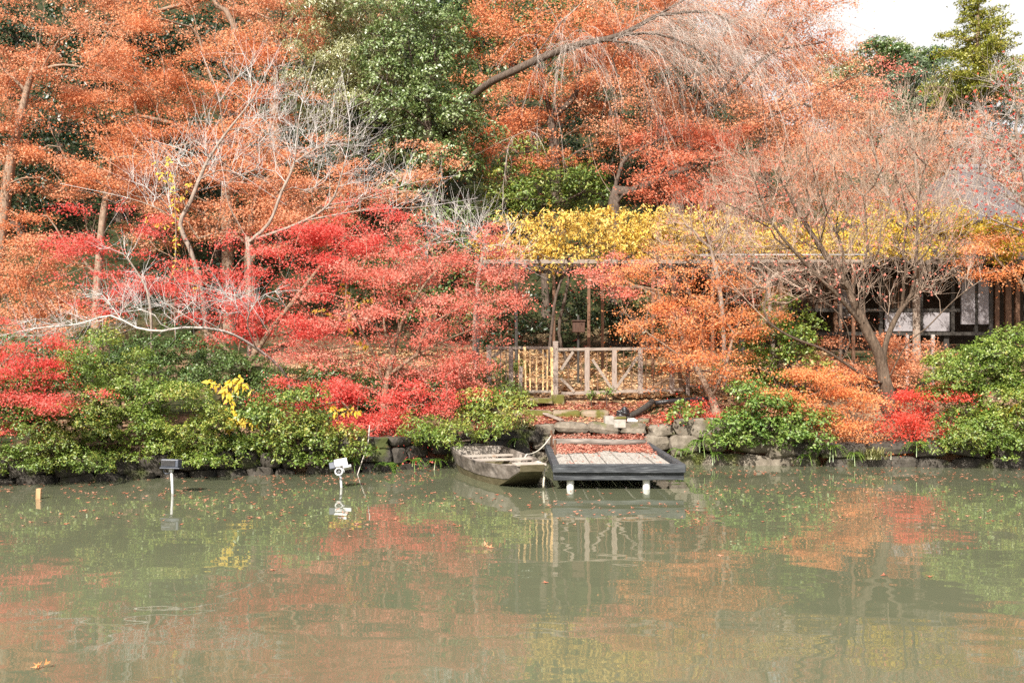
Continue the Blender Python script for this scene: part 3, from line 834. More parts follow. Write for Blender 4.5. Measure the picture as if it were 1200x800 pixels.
# ------------------------------------------------------------------ lamps and stake standing in the water
def flood_lamp(x, y, zc, label, tiltx, tilty, yaw, pale):
    root = empty('flood_lamp', (x, y, 0), label, 'lamp')
    mb = MB(); mb.tube([(0.03, .02, -.7), (.015, .01, 0), (0, 0, zc - .12)], .021, 10); mb.build('pole', M['steel'], root, smooth=True)
    rot = Matrix.Rotation(R(yaw), 3, 'Z') @ Matrix.Rotation(R(tilty), 3, 'Y') @ Matrix.Rotation(R(tiltx), 3, 'X')
    def q(p): return rot @ Vector(p) + Vector((0, 0, zc))
    if not pale:
        mb = MB(); mb.box(q((.0, 0, .01)), (.29, .17, .13), rot); mb.build('housing', M['metal_dark'], root, .012)
        mb = MB(); mb.box(q((.012, 0, -.068)), (.33, .22, .016), rot); mb.build('visor', M['metal_dark'], root, .004)
        mb = MB(); mb.box(q((-.02, -.09, .012)), (.235, .012, .09), rot); mb.build('lens', M['black_plastic'], root, .003)
        bm_ = MB(); bm_.tube([q((-.07 + .055 * math.cos(a), .0, -.11 + .055 * math.sin(a))) for a in np.linspace(0, 2 * math.pi, 17)], .010, 6); bm_.build('bracket', M['metal_dark'], root, smooth=True)
        mb = MB(); mb.box(q((0, 0, -.10)), (.06, .06, .07), rot); mb.build('clamp', M['steel'], root, .006)
    else:
        mb = MB(); mb.box(q((.02, 0, .06)), (.22, .20, .13), rot); mb.build('housing', M['metal_pale'], root, .012)
        mb = MB(); mb.box(q((-.135, -.01, .035)), (.10, .18, .12), rot, .92); mb.build('lens_hood', M['metal_dark'], root, .012)
        mb = MB(); mb.box(q((.11, 0, -.025)), (.14, .17, .04), rot); mb.build('visor', M['metal_pale'], root, .006)
        mb = MB(); mb.tube([q((-.04 + .06 * math.cos(a), -.06, -.085 + .06 * math.sin(a))) for a in np.linspace(0, 2 * math.pi, 21)], .016, 8); mb.build('bracket', M['steel'], root, smooth=True)
        mb = MB(); mb.tube([q((-.04, -.05, -.085)), q((-.04, .05, -.085))], .03, 10); mb.build('pivot', M['black_plastic'], root)
        mb = MB(); mb.box(q((.03, 0, -.055)), (.05, .05, .1), rot); mb.build('clamp', M['steel'], root, .006)
    return root
pL = P(201, 578, 16.25)
flood_lamp(pL[0], pL[1], .485, 'dark box shaped flood lamp on a slim pole standing in the pond before the bushes', -4, 1, -4, False)
pR = P(399, 571, 17.0)
flood_lamp(pR[0], pR[1], .345, 'tilted pale flood lamp with ring bracket on a short pole in the pond', -22, -10, 12, True)
b = MB(); b.box((0, 0, -.2), (.075, .075, .72), Matrix.Rotation(R(2), 3, 'Y'), .9, .006)
o = b.build('wooden_stake', M['stake'], None, .008, loc=(*P(45, 584, 15.65)[:2], 0)); tag(o, 'short orange brown wooden stake poking out of the water at far left', 'stake')
b = MB(); b.tube(spline([P(433, 498, 19.3), P(431, 520, 19.1), P(425, 538, 18.95), P(419, 556, 18.88), P(417, 566, 18.85)], .12), [.010] * len(spline([P(433, 498, 19.3), P(431, 520, 19.1), P(425, 538, 18.95), P(419, 556, 18.88), P(417, 566, 18.85)], .12)), 6)
o = b.build('dry_cane', M['bark_pale'], None, smooth=True); tag(o, 'thin dry cane hanging from the red maple into the water right of the tilted lamp', 'cane')

# ------------------------------------------------------------------ clutter on the terrace behind the jetty
def cblock(px, py, Y, size, rz, label, mat='concrete', nm='concrete_block', tilt=0):
    p = P(px, py, Y); mb = MB(); mb.box((0, 0, size[2] / 2), size, Matrix.Rotation(R(rz), 3, 'Z') @ Matrix.Rotation(R(tilt), 3, 'X'), .97, .008)
    o = mb.build(nm, M[mat], None, .012, loc=p); return tag(o, label, 'block')
cblock(713.5, 501, 21.2, (.20, .22, .25), 6, 'upright pale concrete block, the left one of the pair behind the jetty')
cblock(726.5, 501, 21.1, (.25, .20, .20), -4, 'squat concrete block beside the upright block behind the jetty')
cblock(726.5, 490.5, 21.1, (.27, .22, .045), -7, 'thin flat concrete cap lying on the squat block behind the jetty', 'kerb', 'concrete_tile')
cblock(741, 496, 21.5, (.17, .2, .09), 20, 'small white broken slab on the red leaves right of the blocks', 'post_white', 'broken_slab', 12)
cblock(754, 494, 21.6, (.26, .18, .07), -14, 'grey flat stone lying on the terrace edge right of the white slab', 'stone', 'flat_stone', 5)
b = MB(); b.tube(spline([P(733, 490, 21.7), P(745, 484, 21.9), P(758, 476, 22.1), P(765, 470, 22.25)], .12), .07, 10)
o = b.build('log', M['wood_black'], None, smooth=True); tag(o, 'charred looking dark log slanting up the leafy terrace', 'log')
b = MB(); b.tube(spline([P(767, 472, 22.3), P(785, 470, 22.35), P(810, 468, 22.45), P(838, 466.5, 22.5)], .2), .055, 10)
o = b.build('drain_pipe', M['black_plastic'], None, smooth=True); tag(o, 'black plastic pipe lying along the ground under the orange maple', 'pipe')
bm = bmesh.new(); bmesh.ops.create_icosphere(bm, subdivisions=4, radius=1)
for v in bm.verts:
    c = v.co.copy(); k = 1 + .16 * math.sin(c.x * 5 + 1) + .13 * math.sin(c.y * 6 + c.z * 4) + .10 * math.sin(c.z * 9 + c.x * 3) + .05 * math.sin(c.x * 17 + c.y * 13)
    v.co = Vector((c.x * .14 * k, c.y * .12 * k, max(c.z, -.5) * .13 * k + .04))
me = bpy.data.meshes.new('plastic_bag'); bm.to_mesh(me); bm.free()
for p in me.polygons: p.use_smooth = True
o = link('plastic_bag', me, M['black_plastic'], loc=P(731, 487, 21.75)); tag(o, 'crumpled black plastic bag between the concrete blocks and the dark log', 'bag')
b = MB(); b.bar(P(638, 484, 21.9), P(659, 492.5, 21.5), .12, .035); o = b.build('plank', M['wood_grey'], None, .006); tag(o, 'grey plank lying slantwise on red leaves below the gate step', 'plank')

# ------------------------------------------------------------------ wooden fence with gate
FY = 22.9
def fx(px): return (px - 600) / FPX * FY
def fz(py, Y=FY): return CAMH - (py - HOR) / FPX * Y
o = MB(); o.box((0, 0, 0), (.34, .3, .24), None, .95, .012)
o = o.build('stone_block', M['kerb'], None, .02, loc=(fx(653), FY - .02, fz(468))); tag(o, 'squared tan stone block under the gate post', 'block')
gp = empty('gate_post', (fx(651), FY, fz(463)), 'thick square grey wooden gate post on a stone block', 'post')
b = MB(); b.box((0, 0, .60), (.125, .125, 1.22), None, 1, .003); b.build('shaft', M['wood_post'], gp, .01)
b = MB(); b.box((0, 0, 1.225), (.135, .135, .03), None, .9); b.build('cap', M['wood_post'], gp, .006)
# left gate leaf and side panel
gl = empty('wooden_gate', (fx(615), FY, fz(460)), 'grey wooden gate with new tan slats left of the gate post', 'gate')
ob = Vector((fx(615), FY, fz(460)))
def bar(name, mat, par, off, a, b_, w, t, Y=FY, bevel=.004, yo=0.0):
    A = Vector((fx(a[0]), Y + yo, fz(a[1]))) - off; Bv = Vector((fx(b_[0]), Y + yo, fz(b_[1]))) - off
    mb = MB(); mb.bar(A, Bv, w, t, (0, -1, 0)); mb.build(name, M[mat], par, bevel)
bar('top_rail', 'wood_grey', gl, ob, (575, 407.5), (647.2, 407.5), .065, .07)
bar('bottom_rail', 'wood_grey', gl, ob, (613, 458.5), (647.2, 458.5), .06, .07)
bar('frame_slat', 'wood_tan', gl, ob, (614.8, 406), (615.5, 462), .058, .05, yo=-.03)
bar('frame_slat', 'wood_tan', gl, ob, (646.4, 407), (647.6, 462), .07, .05, yo=-.03)
for px in (608.3, 621.2, 628.8, 636.4, 641.4): bar('slat', 'wood_tan', gl, ob, (px, 409), (px, 457), .036, .03)
bar('brace', 'wood_grey', gl, ob, (631, 409), (643.5, 420), .06, .045, yo=.02)
lf = empty('wooden_fence', (fx(590), FY, fz(460)), 'grey wooden fence end panel left of the gate half hidden by pink leaves', 'fence')
ol = Vector((fx(590), FY, fz(460)))
bar('post', 'wood_post', lf, ol, (598.8, 462), (598.8, 406), .105, .1, yo=.01)
bar('post', 'wood_post', lf, ol, (573, 464), (573, 404), .11, .1, yo=.01)
bar('brace', 'wood_grey', lf, ol, (577, 419), (590, 409), .06, .04, yo=.03)
bar('bottom_rail', 'wood_grey', lf, ol, (573, 459), (598, 459), .06, .06, yo=.03)
for px in (580, 586.5, 593): bar('slat', 'wood_grey', lf, ol, (px, 410), (px, 457), .022, .022, yo=.03)
b = MB(); b.box((0, 0, .3), (.085, .085, .68), Matrix.Rotation(R(1.5), 3, 'Y'), .95, .004); o = b.build('wooden_post', M['wood_post'], None, .008, loc=(fx(610), FY - .16, fz(461.5))); tag(o, 'short free standing wooden post in front of the gate', 'post')
rf = empty('wooden_fence', (fx(720), FY, fz(461)), 'grey braced wooden fence with thin dark balusters right of the gate post', 'fence')
orr = Vector((fx(720), FY, fz(461)))
bar('top_rail', 'wood_grey', rf, orr, (653.4, 409.5), (800, 408), .065, .07)
bar('bottom_rail', 'wood_grey', rf, orr, (658, 461), (800, 456), .07, .07)
for px in (688, 720, 750.5, 787.5): bar('post', 'wood_post', rf, orr, (px, 461), (px, 407), .11, .10, yo=.015)
for a_, b_ in (((657.5, 433), (671.5, 412)), ((657, 443), (673, 459)), ((694, 421), (718, 457)), ((719.5, 457), (735, 436)), ((735, 436), (747, 418))):
    bar('brace', 'wood_grey', rf, orr, a_, b_, .062, .045, yo=-.03)
for px in (665.8, 681, 700.5, 711, 731, 740.5, 757, 766, 775): bar('slat', 'wood_brown', rf, orr, (px, 411), (px, 459.5), .022, .022, yo=.02)
# low rail fence continuing right
def rail_fence(label, pxs, Y, ytop, ybot, rails, mat='wood_post', pw=.09):
    x0 = (pxs[0] - 600) / FPX * Y
    root = empty('rail_fence', (x0, Y, gz(x0, Y)), label, 'fence')
    off = Vector((x0, Y, gz(x0, Y)))
    for px in pxs:
        x = (px - 600) / FPX * Y; z0 = gz(x, Y) - .15; z1 = fz(ytop, Y)
        mb = MB(); mb.box(Vector((x, Y, (z0 + z1) / 2)) - off, (pw, pw, z1 - z0), None, .97, .004); mb.build('post', M[mat], root, .008)
    for ry in rails:
        mb = MB(); mb.bar(Vector(((pxs[0] - 600) / FPX * Y, Y - .07, fz(ry, Y))) - off, Vector(((pxs[-1] - 600) / FPX * Y, Y - .07, fz(ry, Y))) - off, .05, .07, (0, -1, 0)); mb.build('rail', M[mat], root, .006)
    return root
rail_fence('low grey rail fence behind the bright green bush and the big bare tree', (806, 862, 925, 980, 1030), 23.4, 424, 460, (434.5, 452))
rail_fence('pale post and rail fence in front of the white walled house', (1063, 1093), 24.6, 392, 440, (404, 421), 'bark_pale', .08)

# ------------------------------------------------------------------ wisteria trellis
TY0, TY1 = 25.2, 28.0
tr = empty('wisteria_trellis', (1.9, 25.2, gz(1.9, 25.2)), 'dark post and beam trellis carrying yellow wisteria behind the fence', 'trellis')
ot = Vector((1.9, 25.2, gz(1.9, 25.2)))
TZ = CAMH + (HOR - 309) / FPX * TY0
for px in (560, 605, 649, 690, 706, 765, 835, 915, 1000):
    Y = TY0 if px not in (649, 706) else 26.3
    x = (px - 600) / FPX * Y; z0 = gz(x, Y) - .2
    mb = MB(); mb.box(Vector((x, Y, (z0 + TZ) / 2)) - ot, (.075, .075, TZ - z0)); mb.build('post', M['wood_brown' if px > 640 else 'wood_black'], tr, .006)
XA, XB = (556 - 600) / FPX * TY0, (1010 - 600) / FPX * TY0
for Y in (TY0, 26.6, TY1):
    mb = MB(); mb.box(Vector(((XA + XB) / 2, Y, TZ + .05)) - ot, (XB - XA, .09, .1)); mb.build('beam', M['wood_grey' if Y == TY0 else 'wood_black'], tr, .006)
for x in np.arange(XA + .1, XB, .75):
    mb = MB(); mb.box(Vector((x, (TY0 + TY1) / 2 - .1, TZ + .135)) - ot, (.05, TY1 - TY0 + .7, .06)); mb.build('rafter', M['wood_black'], tr)
mb = MB(); mb.tube([Vector(((820 - 600) / FPX * (TY0 - .25), TY0 - .25, TZ + .20)) - ot, Vector((XB, TY0 - .25, TZ + .20)) - ot], .018, 8); mb.build('edge_pipe', M['steel'], tr, smooth=True)
# brown box hung on a post under the trellis
p = P(678, 383, 24.6)
bx = empty('bird_box', (p[0], p[1], gz(p[0], p[1])), 'square rusty brown box on a dark post under the trellis', 'box')
zc = p[2] - gz(p[0], p[1])
b = MB(); b.box((0, 0, zc), (.30, .2, .27), None, 1, .004); b.build('case', M['wood_umber'], bx, .008)
b = MB(); b.box((0, -.01, zc + .15), (.34, .25, .03)); b.build('lid', M['wood_umber'], bx, .005)
b = MB(); b.box((-.0, .13, (zc + .3) / 2 - .1), (.055, .05, zc + .5)); b.build('post', M['wood_black'], bx, .005)

# ------------------------------------------------------------------ garden house on the right
HY = 28.6
hx = lambda px, Y=HY: (px - 600) / FPX * Y
hz = lambda py, Y=HY: CAMH - (py - HOR) / FPX * Y
ho = Vector((hx(1010), HY, gz(hx(1010), HY)))
house = empty('garden_house', ho, 'low traditional garden house with white plaster panels and dark timber', 'house')
def hbox(name, mat, px0, px1, py0, py1, dy, th, bevel=.004, par=None):
    x0, x1, z0, z1 = hx(px0), hx(px1), hz(py1), hz(py0)
    mb = MB(); mb.box(Vector(((x0 + x1) / 2, HY + dy, (z0 + z1) / 2)) - ho, (x1 - x0, th, z1 - z0)); return mb.build(name, M[mat], par or house, bevel)
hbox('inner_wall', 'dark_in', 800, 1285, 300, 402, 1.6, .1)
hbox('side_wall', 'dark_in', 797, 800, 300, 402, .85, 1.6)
hbox('reed_panel', 'reed', 893, 923, 335, 372, 0, .05)
hbox('wall_panel', 'plaster', 1037, 1076, 366, 388, 0, .08)
hbox('wall_panel', 'plaster', 1081.5, 1112, 366, 388, 0, .08)
hbox('wall_panel', 'plaster', 1126, 1141.5, 326, 380, -.02, .08)
hbox('wall_panel', 'plaster', 1145.5, 1157.5, 326, 380, -.02, .08)
hbox('wall_panel', 'plaster', 985, 1003, 338, 372, .3, .06)
hbox('sill_beam', 'wood_black', 860, 1290, 389, 393, 0, .14)
hbox('middle_rail', 'wood_black', 925, 1125, 361.5, 365.5, 0, .12)
hbox('eave_beam', 'wood_black', 800, 1290, 312, 317, 0, .14)
for px, wd, mt in ((862, 4, 'wood_black'), (926, 4, 'wood_black'), (979, 4, 'wood_brown'), (1032, 4, 'wood_black'), (1079, 4, 'wood_black'), (1116, 4, 'wood_black'), (1143.5, 3.6, 'wood_black'),
                   (1160.5, 5, 'wood_black'), (1168, 5, 'wood_brown'), (1181, 7, 'wood_brown'), (1192, 5, 'wood_brown'), (1203, 5, 'wood_black'), (1222, 5, 'wood_brown'), (1250, 5, 'wood_brown')):
    hbox('post', mt, px - wd / 2, px + wd / 2, 317, 389, .01, .11)
for px0, px1 in ((930, 975), (1036, 1076)):
    w = hbox('lattice_window', 'dark_in', px0, px1, 326, 361, .05, .03)
    for px in np.arange(px0 + 4, px1, 6.5): hbox('bar', 'wood_brown', px - .6, px + .6, 326, 361, .015, .02, 0, house)
for px in range(870, 1290, 60): hbox('foundation_post', 'wood_black', px - 3, px + 3, 393, 420, .1, .12)
# low pitched bark roof
x0, x1 = hx(802) - ho.x, hx(1290) - ho.x
ze = hz(311) - ho.z
v = [(x0, -.9, ze - .06), (x1, -.9, ze - .06), (x1, 1.2, ze + .62), (x0, 1.2, ze + .62), (x1, 3.2, ze - .02), (x0, 3.2, ze - .02)]
v2 = [(a_, b_, c_ + .14) for a_, b_, c_ in v]
mb = MB(); mb.add(v + v2, [(3, 2, 1, 0), (5, 4, 2, 3), (6, 7, 8, 9), (9, 8, 10, 11), (0, 1, 7, 6), (4, 5, 11, 10), (1, 2, 8, 7), (2, 4, 10, 8), (3, 0, 6, 9), (5, 3, 9, 11)])
mb.build('roof', M['roof_dark'], house)
# thatched house further back
TYH = 37.0
tx = lambda px: (px - 600) / FPX * TYH
tz = lambda py: CAMH - (py - HOR) / FPX * TYH
to = Vector((tx(1145), TYH, gz(tx(1145), TYH)))
th = empty('thatched_house', to, 'house with steep grey thatched roof behind yellow leaves at far right', 'house')
def tp3(px, py, dy): return Vector(P(px, py, TYH + dy)) - to
cA, cB = tp3(1120, 196, 2.6), tp3(1150, 196, 2.6)
e = [tp3(1088, 258, -.8), tp3(1212, 258, -.8)]
e += [e[1] + Vector((0, 7, 0)), e[0] + Vector((0, 7, 0))]
# sagging hipped thatch: rows of points from the eave to the ridge
NT = 9; v, f = [], []
for i in range(NT):
    t = i / (NT - 1); k = t ** .82
    a0, a1 = e[0].lerp(cA, t), e[1].lerp(cB, t); a2, a3 = e[2].lerp(cB, t), e[3].lerp(cA, t)
    for q in (a0, a1, a2, a3):
        z = q.z * 1.0; zz = e[0].z + (cA.z - e[0].z) * k
        v.append((q.x, q.y, zz))
for i in range(NT - 1):
    for k in range(4): f.append((i * 4 + k, i * 4 + (k + 1) % 4, i * 4 + 4 + (k + 1) % 4, i * 4 + 4 + k))
f.append((3, 2, 1, 0)); mb = MB(); mb.add(v, f); mb.build('roof', M['thatch'], th)
mb = MB(); mb.bar(cA + Vector((-.15, 0, .0)), cB + Vector((.15, 0, .0)), .4, .18); mb.build('ridge_cap', M['metal_dull'], th, .05)
hw = Vector(((tx(1080) + tx(1220)) / 2, TYH + 2.7, 0))
mb = MB(); zt_ = tz(266); zb_ = to.z - .3; mb.box(Vector((hw.x, hw.y, (zt_ + zb_) / 2)) - to, (tx(1220) - tx(1080), 5.6, zt_ - zb_)); mb.build('wall', M['wood_brown'], th)

# ------------------------------------------------------------------ fallen and floating leaves
def scatter(name, pts, mat, L, seed, label, kind='stuff', lift=.012, upb=2.2):
    rng = np.random.default_rng(seed); n = len(pts)
    p = pts + np.array([0, 0, 1]) * rng.uniform(.2, 1.6, (n, 1)) * lift
    nrm = rand_unit(n, rng) * .8 + np.array([0, 0, upb])
    o = link(name, leaves_mesh(name, p, nrm, L, L * .9, rng, fold=.2, lobes=True), mat)
    return tag(o, label, 'leaves', kind=kind)
def ground_pts(n, x0, x1, y0, y1, rng, keep=None):
    x = rng.uniform(x0, x1, n); y = rng.uniform(y0, y1, n)
    if keep is not None:
        m = keep(x, y); x, y = x[m], y[m]
    return np.stack([x, y, ground(x, y)], 1)
rg = np.random.default_rng(3)
def nz2(x, y): return np.sin(x * 3.1 + 1.3 * np.sin(y * 2.3)) + np.sin(y * 4.1 - x * 1.7) + rg.normal(size=len(x)) * .7
scatter('fallen_leaves', ground_pts(19000, -.8, 7, 21.25, 22.9, rg, lambda x, y: nz2(x, y) > -.9), M['litter_red'], .085, 5, 'pinkish red fallen maple leaves covering the terrace behind the jetty')
scatter('fallen_leaves', ground_pts(6500, -.8, 7, 21.25, 23.2, rg, lambda x, y: nz2(x + 3, y) > 0), M['litter_tan'], .085, 25, 'scattered tan fallen leaves among the red ones on the terrace', lift=.02)
scatter('fallen_leaves', ground_pts(20000, -6, 9, 22.9, 29.5, rg, lambda x, y: nz2(x, y) > -1.0), M['litter_tan'], .12, 6, 'tan and yellow fallen leaves over the ground behind the fence')
scatter('fallen_leaves', ground_pts(4200, -22, 22, 29.5, 50, rg), M['litter'], .2, 8, 'rust coloured fallen leaves over the wooded slope')
n = 7600
x = rg.uniform(JX0 + .16, JX1 - .16, n); y = JY1 - np.abs(rg.normal(size=n)) * .85 - .04
edge = 19.35 + .25 * np.sin(x * 4) + .15 * np.sin(x * 11)
keep = (y > edge); x, y, edge = x[keep], y[keep], edge[keep]
z = .37 + rg.uniform(0, 1, len(x)) ** .5 * (.08 * np.clip((y - edge) / 1.2, 0, 1) + .16 * np.clip((y - 20.35) / .45, 0, 1))
xx = rg.uniform(JX0 + .2, JX1 - .2, 90); yy = rg.uniform(16.85, 19.3, 90); kk = (rg.uniform(size=90) < .3) | (np.abs(xx - (JX1 - .24)) < .1)
pts = np.concatenate([np.stack([x, y, z], 1), np.stack([xx[kk], yy[kk], np.full(kk.sum(), .37)], 1)])
scatter('fallen_leaves', pts, M['litter_red'], .075, 9, 'drift of red fallen leaves heaped on the back of the jetty')
# floating on the water
n = 3900
yy = np.concatenate([rg.uniform(13.0, 20.5, n), rg.uniform(8, 14.5, 260)])
xx = rg.uniform(-.62, .62, len(yy)) * yy
cl = np.sin(xx * 1.3 + 2 * np.sin(yy * .9)) + np.sin(yy * 2.6 + xx * .5) + rg.normal(size=len(yy)) * .8
far = rg.uniform(size=len(yy)) < np.clip((yy - 11.5) / 6, .12, 1)
keep = (cl > -.5) & far & (yy < bank(xx) - .15) & ~((xx > JX0 - .1) & (xx < JX1 + .1) & (yy > 16.5)) & ~((xx > -1.5) & (xx < .6) & (yy > 16.4))
pts = np.stack([xx[keep], yy[keep], np.full(keep.sum(), .004)], 1)
scatter('floating_leaves', pts, M['litter_float'], .075, 11, 'small rusty leaves floating on the pond', lift=.003, upb=9)
def big_leaf(px, py, label, mat, L=.12):
    Y = FPX * CAMH / (py - HOR); p = P(px, py, Y); rng = np.random.default_rng(int(px))
    me = leaves_mesh('floating_leaf', np.array([[0, 0, 0], [.03, .02, .012], [-.03, .03, .01]]), np.array([[0, -.5, 1.], [.4, -.6, 1], [-.5, -.3, 1]]), L, L * .8, rng, fold=.5, lobes=True)
    o = link('floating_leaf', me, M[mat], loc=(p[0], p[1], .012)); tag(o, label, 'leaf')
big_leaf(45, 784, 'large curled orange leaf floating at the lower left of the pond', 'orange', .055)
big_leaf(570, 642, 'curled pale and red leaf floating alone in mid pond before the boat', 'salmon', .08)
M['bark_silver'] = surf_mat('silvery_bark', [(.40, .37, .35), (.56, .53, .51), (.66, .63, .61)], 10, (2, 2, 1), .8, .4, .02)
# ------------------------------------------------------------------ trees behind, on the slope
# dark evergreens filling the gaps
EG = 'dark evergreens on the wooded slope'
leafy('evergreen_tree', 'dark evergreen tree in deep shade at the left edge beside the leaning maple trunk', 35, [(25, None), (25, 230)], [(25, 255, 80, 120), (-90, 230, 90, 130), (-210, 220, 90, 130)], 'evergreen', rb=.18, lump=30, lsize=4.8, cat='tree', group=EG, seed=1, tn='trunk', cn='crown', droop=.6, cover=2)
leafy('evergreen_tree', 'dark evergreen tree showing through gaps between salmon maples near the upper left', 37, [(140, None), (140, 150)], [(140, 150, 95, 130)], 'evergreen', rb=.18, lump=30, lsize=4.8, cat='tree', group=EG, seed=2, tn='trunk', cn='crown', droop=.6, cover=2)
leafy('evergreen_tree', 'dark evergreen top at the upper left edge of the wood', 41, [(70, None), (70, 60)], [(70, 50, 110, 80), (-90, 50, 110, 90), (-230, 60, 100, 90)], 'evergreen', rb=.2, lump=30, lsize=4.8, cat='tree', group=EG, seed=3, tn='trunk', cn='crown', droop=.6, cover=2)
leafy('evergreen_tree', 'dark evergreen behind the pale bare trunk and the yellow sapling', 33.5, [(255, None), (255, 270)], [(270, 265, 100, 100)], 'evergreen', rb=.18, lump=30, lsize=6, cat='tree', group=EG, seed=4, tn='trunk', cn='crown', droop=.5, cover=2)
leafy('evergreen_tree', 'dark evergreen high up between the two rust coloured maples', 42, [(270, None), (270, 60)], [(260, 60, 120, 85)], 'evergreen', rb=.2, lump=30, lsize=4.8, cat='tree', group=EG, seed=5, tn='trunk', cn='crown', droop=.6, cover=2)
leafy('evergreen_tree', 'dark evergreen behind the weeping tree and the red maple', 40, [(770, None), (770, 160)], [(760, 150, 120, 110)], 'evergreen', rb=.2, lump=30, lsize=4.8, cat='tree', group=EG, seed=6, tn='trunk', cn='crown', droop=.5, cover=2)
leafy('evergreen_tree', 'dull olive evergreen tops behind the orange maple at the top centre', 43, [(600, None), (600, 60)], [(600, 60, 110, 80), (500, 40, 90, 70)], 'farwood', rb=.2, lump=34, lsize=6, cat='tree', group=EG, seed=7, tn='trunk', cn='crown', cover=2)
leafy('evergreen_tree', 'dark evergreen behind the olive bamboo and the glossy evergreen', 37.5, [(430, None), (430, 170)], [(430, 150, 110, 110), (470, 60, 90, 70)], 'evergreen', rb=.2, lump=30, lsize=4.8, cat='tree', group=EG, seed=52, tn='trunk', cn='crown', droop=.5, cover=2.2)
# distant trees under the sky
leafy('far_tree', 'far rounded olive green tree top against the white sky', 78, [(1015, None), (1015, 95)], [(1020, 80, 50, 30), (985, 92, 44, 32), (1050, 95, 40, 26)], 'olive', rb=.4, lump=13, lsize=3.0, cover=4, cat='tree', seed=8, tn='trunk', cn='crown')
leafy('far_tree', 'far dark green flat topped tree against the sky', 74, [(1058, None), (1058, 80)], [(1060, 72, 40, 20), (1042, 60, 20, 12), (1085, 78, 26, 16)], 'farwood', rb=.4, lump=11, lsize=3.0, cover=4, cat='tree', seed=9, tn='trunk', cn='crown', flatl=.6)
leafy('far_tree', 'far grey green broadleaf tree below the conifer', 68, [(1080, None), (1080, 110)], [(1080, 108, 55, 34), (1110, 125, 45, 30), (1040, 118, 46, 30)], 'fargrey', rb=.4, lump=13, lsize=3.0, cover=4, cat='tree', seed=10, tn='trunk', cn='crown')

def conifer(name, label, Y, px, ytop, ybot, halfw, mat, seed, dens=1.0):
    rng = np.random.default_rng(seed); s = Y / FPX
    tp = trunk_pts([(px, None), (px, ytop)], Y); base = tp[0].copy(); base[2] += .12
    sk = Skeleton(); sk.chain(spline(tp, .5))
    pts, fan = [], []
    ntier = 19
    for i in range(ntier):
        t = (i + .3) / ntier
        py = ytop + 4 + (ybot - ytop) * t
        rr = halfw * (.10 + .9 * t ** .62) * rng.uniform(.75, 1.15)
        nb = int(5 + 6 * t)
        for k in range(nb):
            a = rng.uniform(0, 2 * math.pi); r_ = rr * rng.uniform(.55, 1.05)
            for q in np.linspace(.35, 1, max(2, int(r_ / 10))):
                c = P(px, py + rng.uniform(-3, 3), Y) + np.array([math.cos(a), math.sin(a), 0]) * r_ * q * s
                c[2] += (-.10 * q + .16 * q * q) * r_ * s
                pts.append(c)
    pts = np.array(pts)
    tips = sk.grow(pts, .15, 12 * s, rng)
    v, f = sk.mesh(name, .02, .28, thin=.5 * s)
    n = 46
    c = np.repeat(pts, n, axis=0)
    off = rng.normal(size=(len(c), 3)) * np.array([3.4, 3.4, 1.5]) * s
    p = c + off + np.array([0, 0, 1.2 * s])
    cm = leaves_mesh(name, shift(p, base), rand_unit(len(p), rng) + np.array([0, 0, .7]), 3.6 * s, 1.5 * s, rng, droop=-.2)
    return put_tree(name, label, 'tree', None, base, np_mesh(name, shift(v, base), [f], True), M['bark'], cm, M[mat])
conifer('conifer_tree', 'tall yellow green conifer standing against the white sky at the upper right', 58, 1146, -4, 116, 72, 'cedar', 4)

# salmon and rust maples, upper left
MG = 'salmon and rust maples on the slope'
maple('maple_tree', 'salmon maple with a leaning bare tan trunk at the far left edge', 28, [(-14, None), (8, 220), (28, 120), (44, 60), (52, 10)],
      [(30, 30, 75, 45), (60, 90, 85, 28, 1), (20, 180, 60, 25), (70, 205, 60, 20), (110, 60, 60, 40), (5, 110, 40, 40)], 'salmon', 'bark_tan', .17, .72, 105, group=MG, grow_pad=(1.18, 1.15), seed=1,
      limbs=[[(28, 105), (5, 82), (-25, 65)], [(40, 85), (75, 76, -.8), (120, 86, -1), (160, 105, -1)]])
maple('maple_tree', 'big rust orange maple with an upright tan trunk near the upper left', 31, [(268, None), (266, 250), (264, 150), (240, 70), (225, 10)],
      [(200, 120, 90, 34), (270, 95, 90, 40), (150, 95, 60, 26, 1), (220, 50, 90, 40), (255, 175, 95, 28, -1), (180, 160, 75, 22, -1), (300, 140, 60, 30)], 'rust', 'bark_tan', .19, .78, 110, group=MG, grow_pad=(1.18, 1.15), seed=2,
      limbs=[[(264, 150), (300, 110), (340, 90)], [(264, 190), (215, 150), (160, 135)]])
maple('maple_tree', 'tall salmon maple leaning over the olive bamboo at the top', 35, [(330, None), (322, 110), (325, 60), (345, 15), (350, -25)],
      [(330, 15, 110, 36), (230, 10, 80, 30), (330, 55, 60, 24), (400, 0, 70, 26), (120, 5, 90, 30, 1)], 'salmon', 'bark_tan', .2, .8, 110, group=MG, grow_pad=(1.18, 1.15), seed=3)
maple('maple_tree', 'salmon maple behind the silvery bare branches in the centre left', 28.5, [(300, None), (292, 300), (300, 230), (330, 190)],
      [(250, 235, 75, 28), (330, 200, 70, 40), (400, 240, 75, 35), (180, 215, 70, 24), (210, 270, 60, 24), (330, 265, 60, 25), (440, 215, 45, 30), (500, 190, 30, 22)], 'salmon', 'bark_tan', .16, 1.05, 110, group=MG, grow_pad=(1.18, 1.15), seed=4)
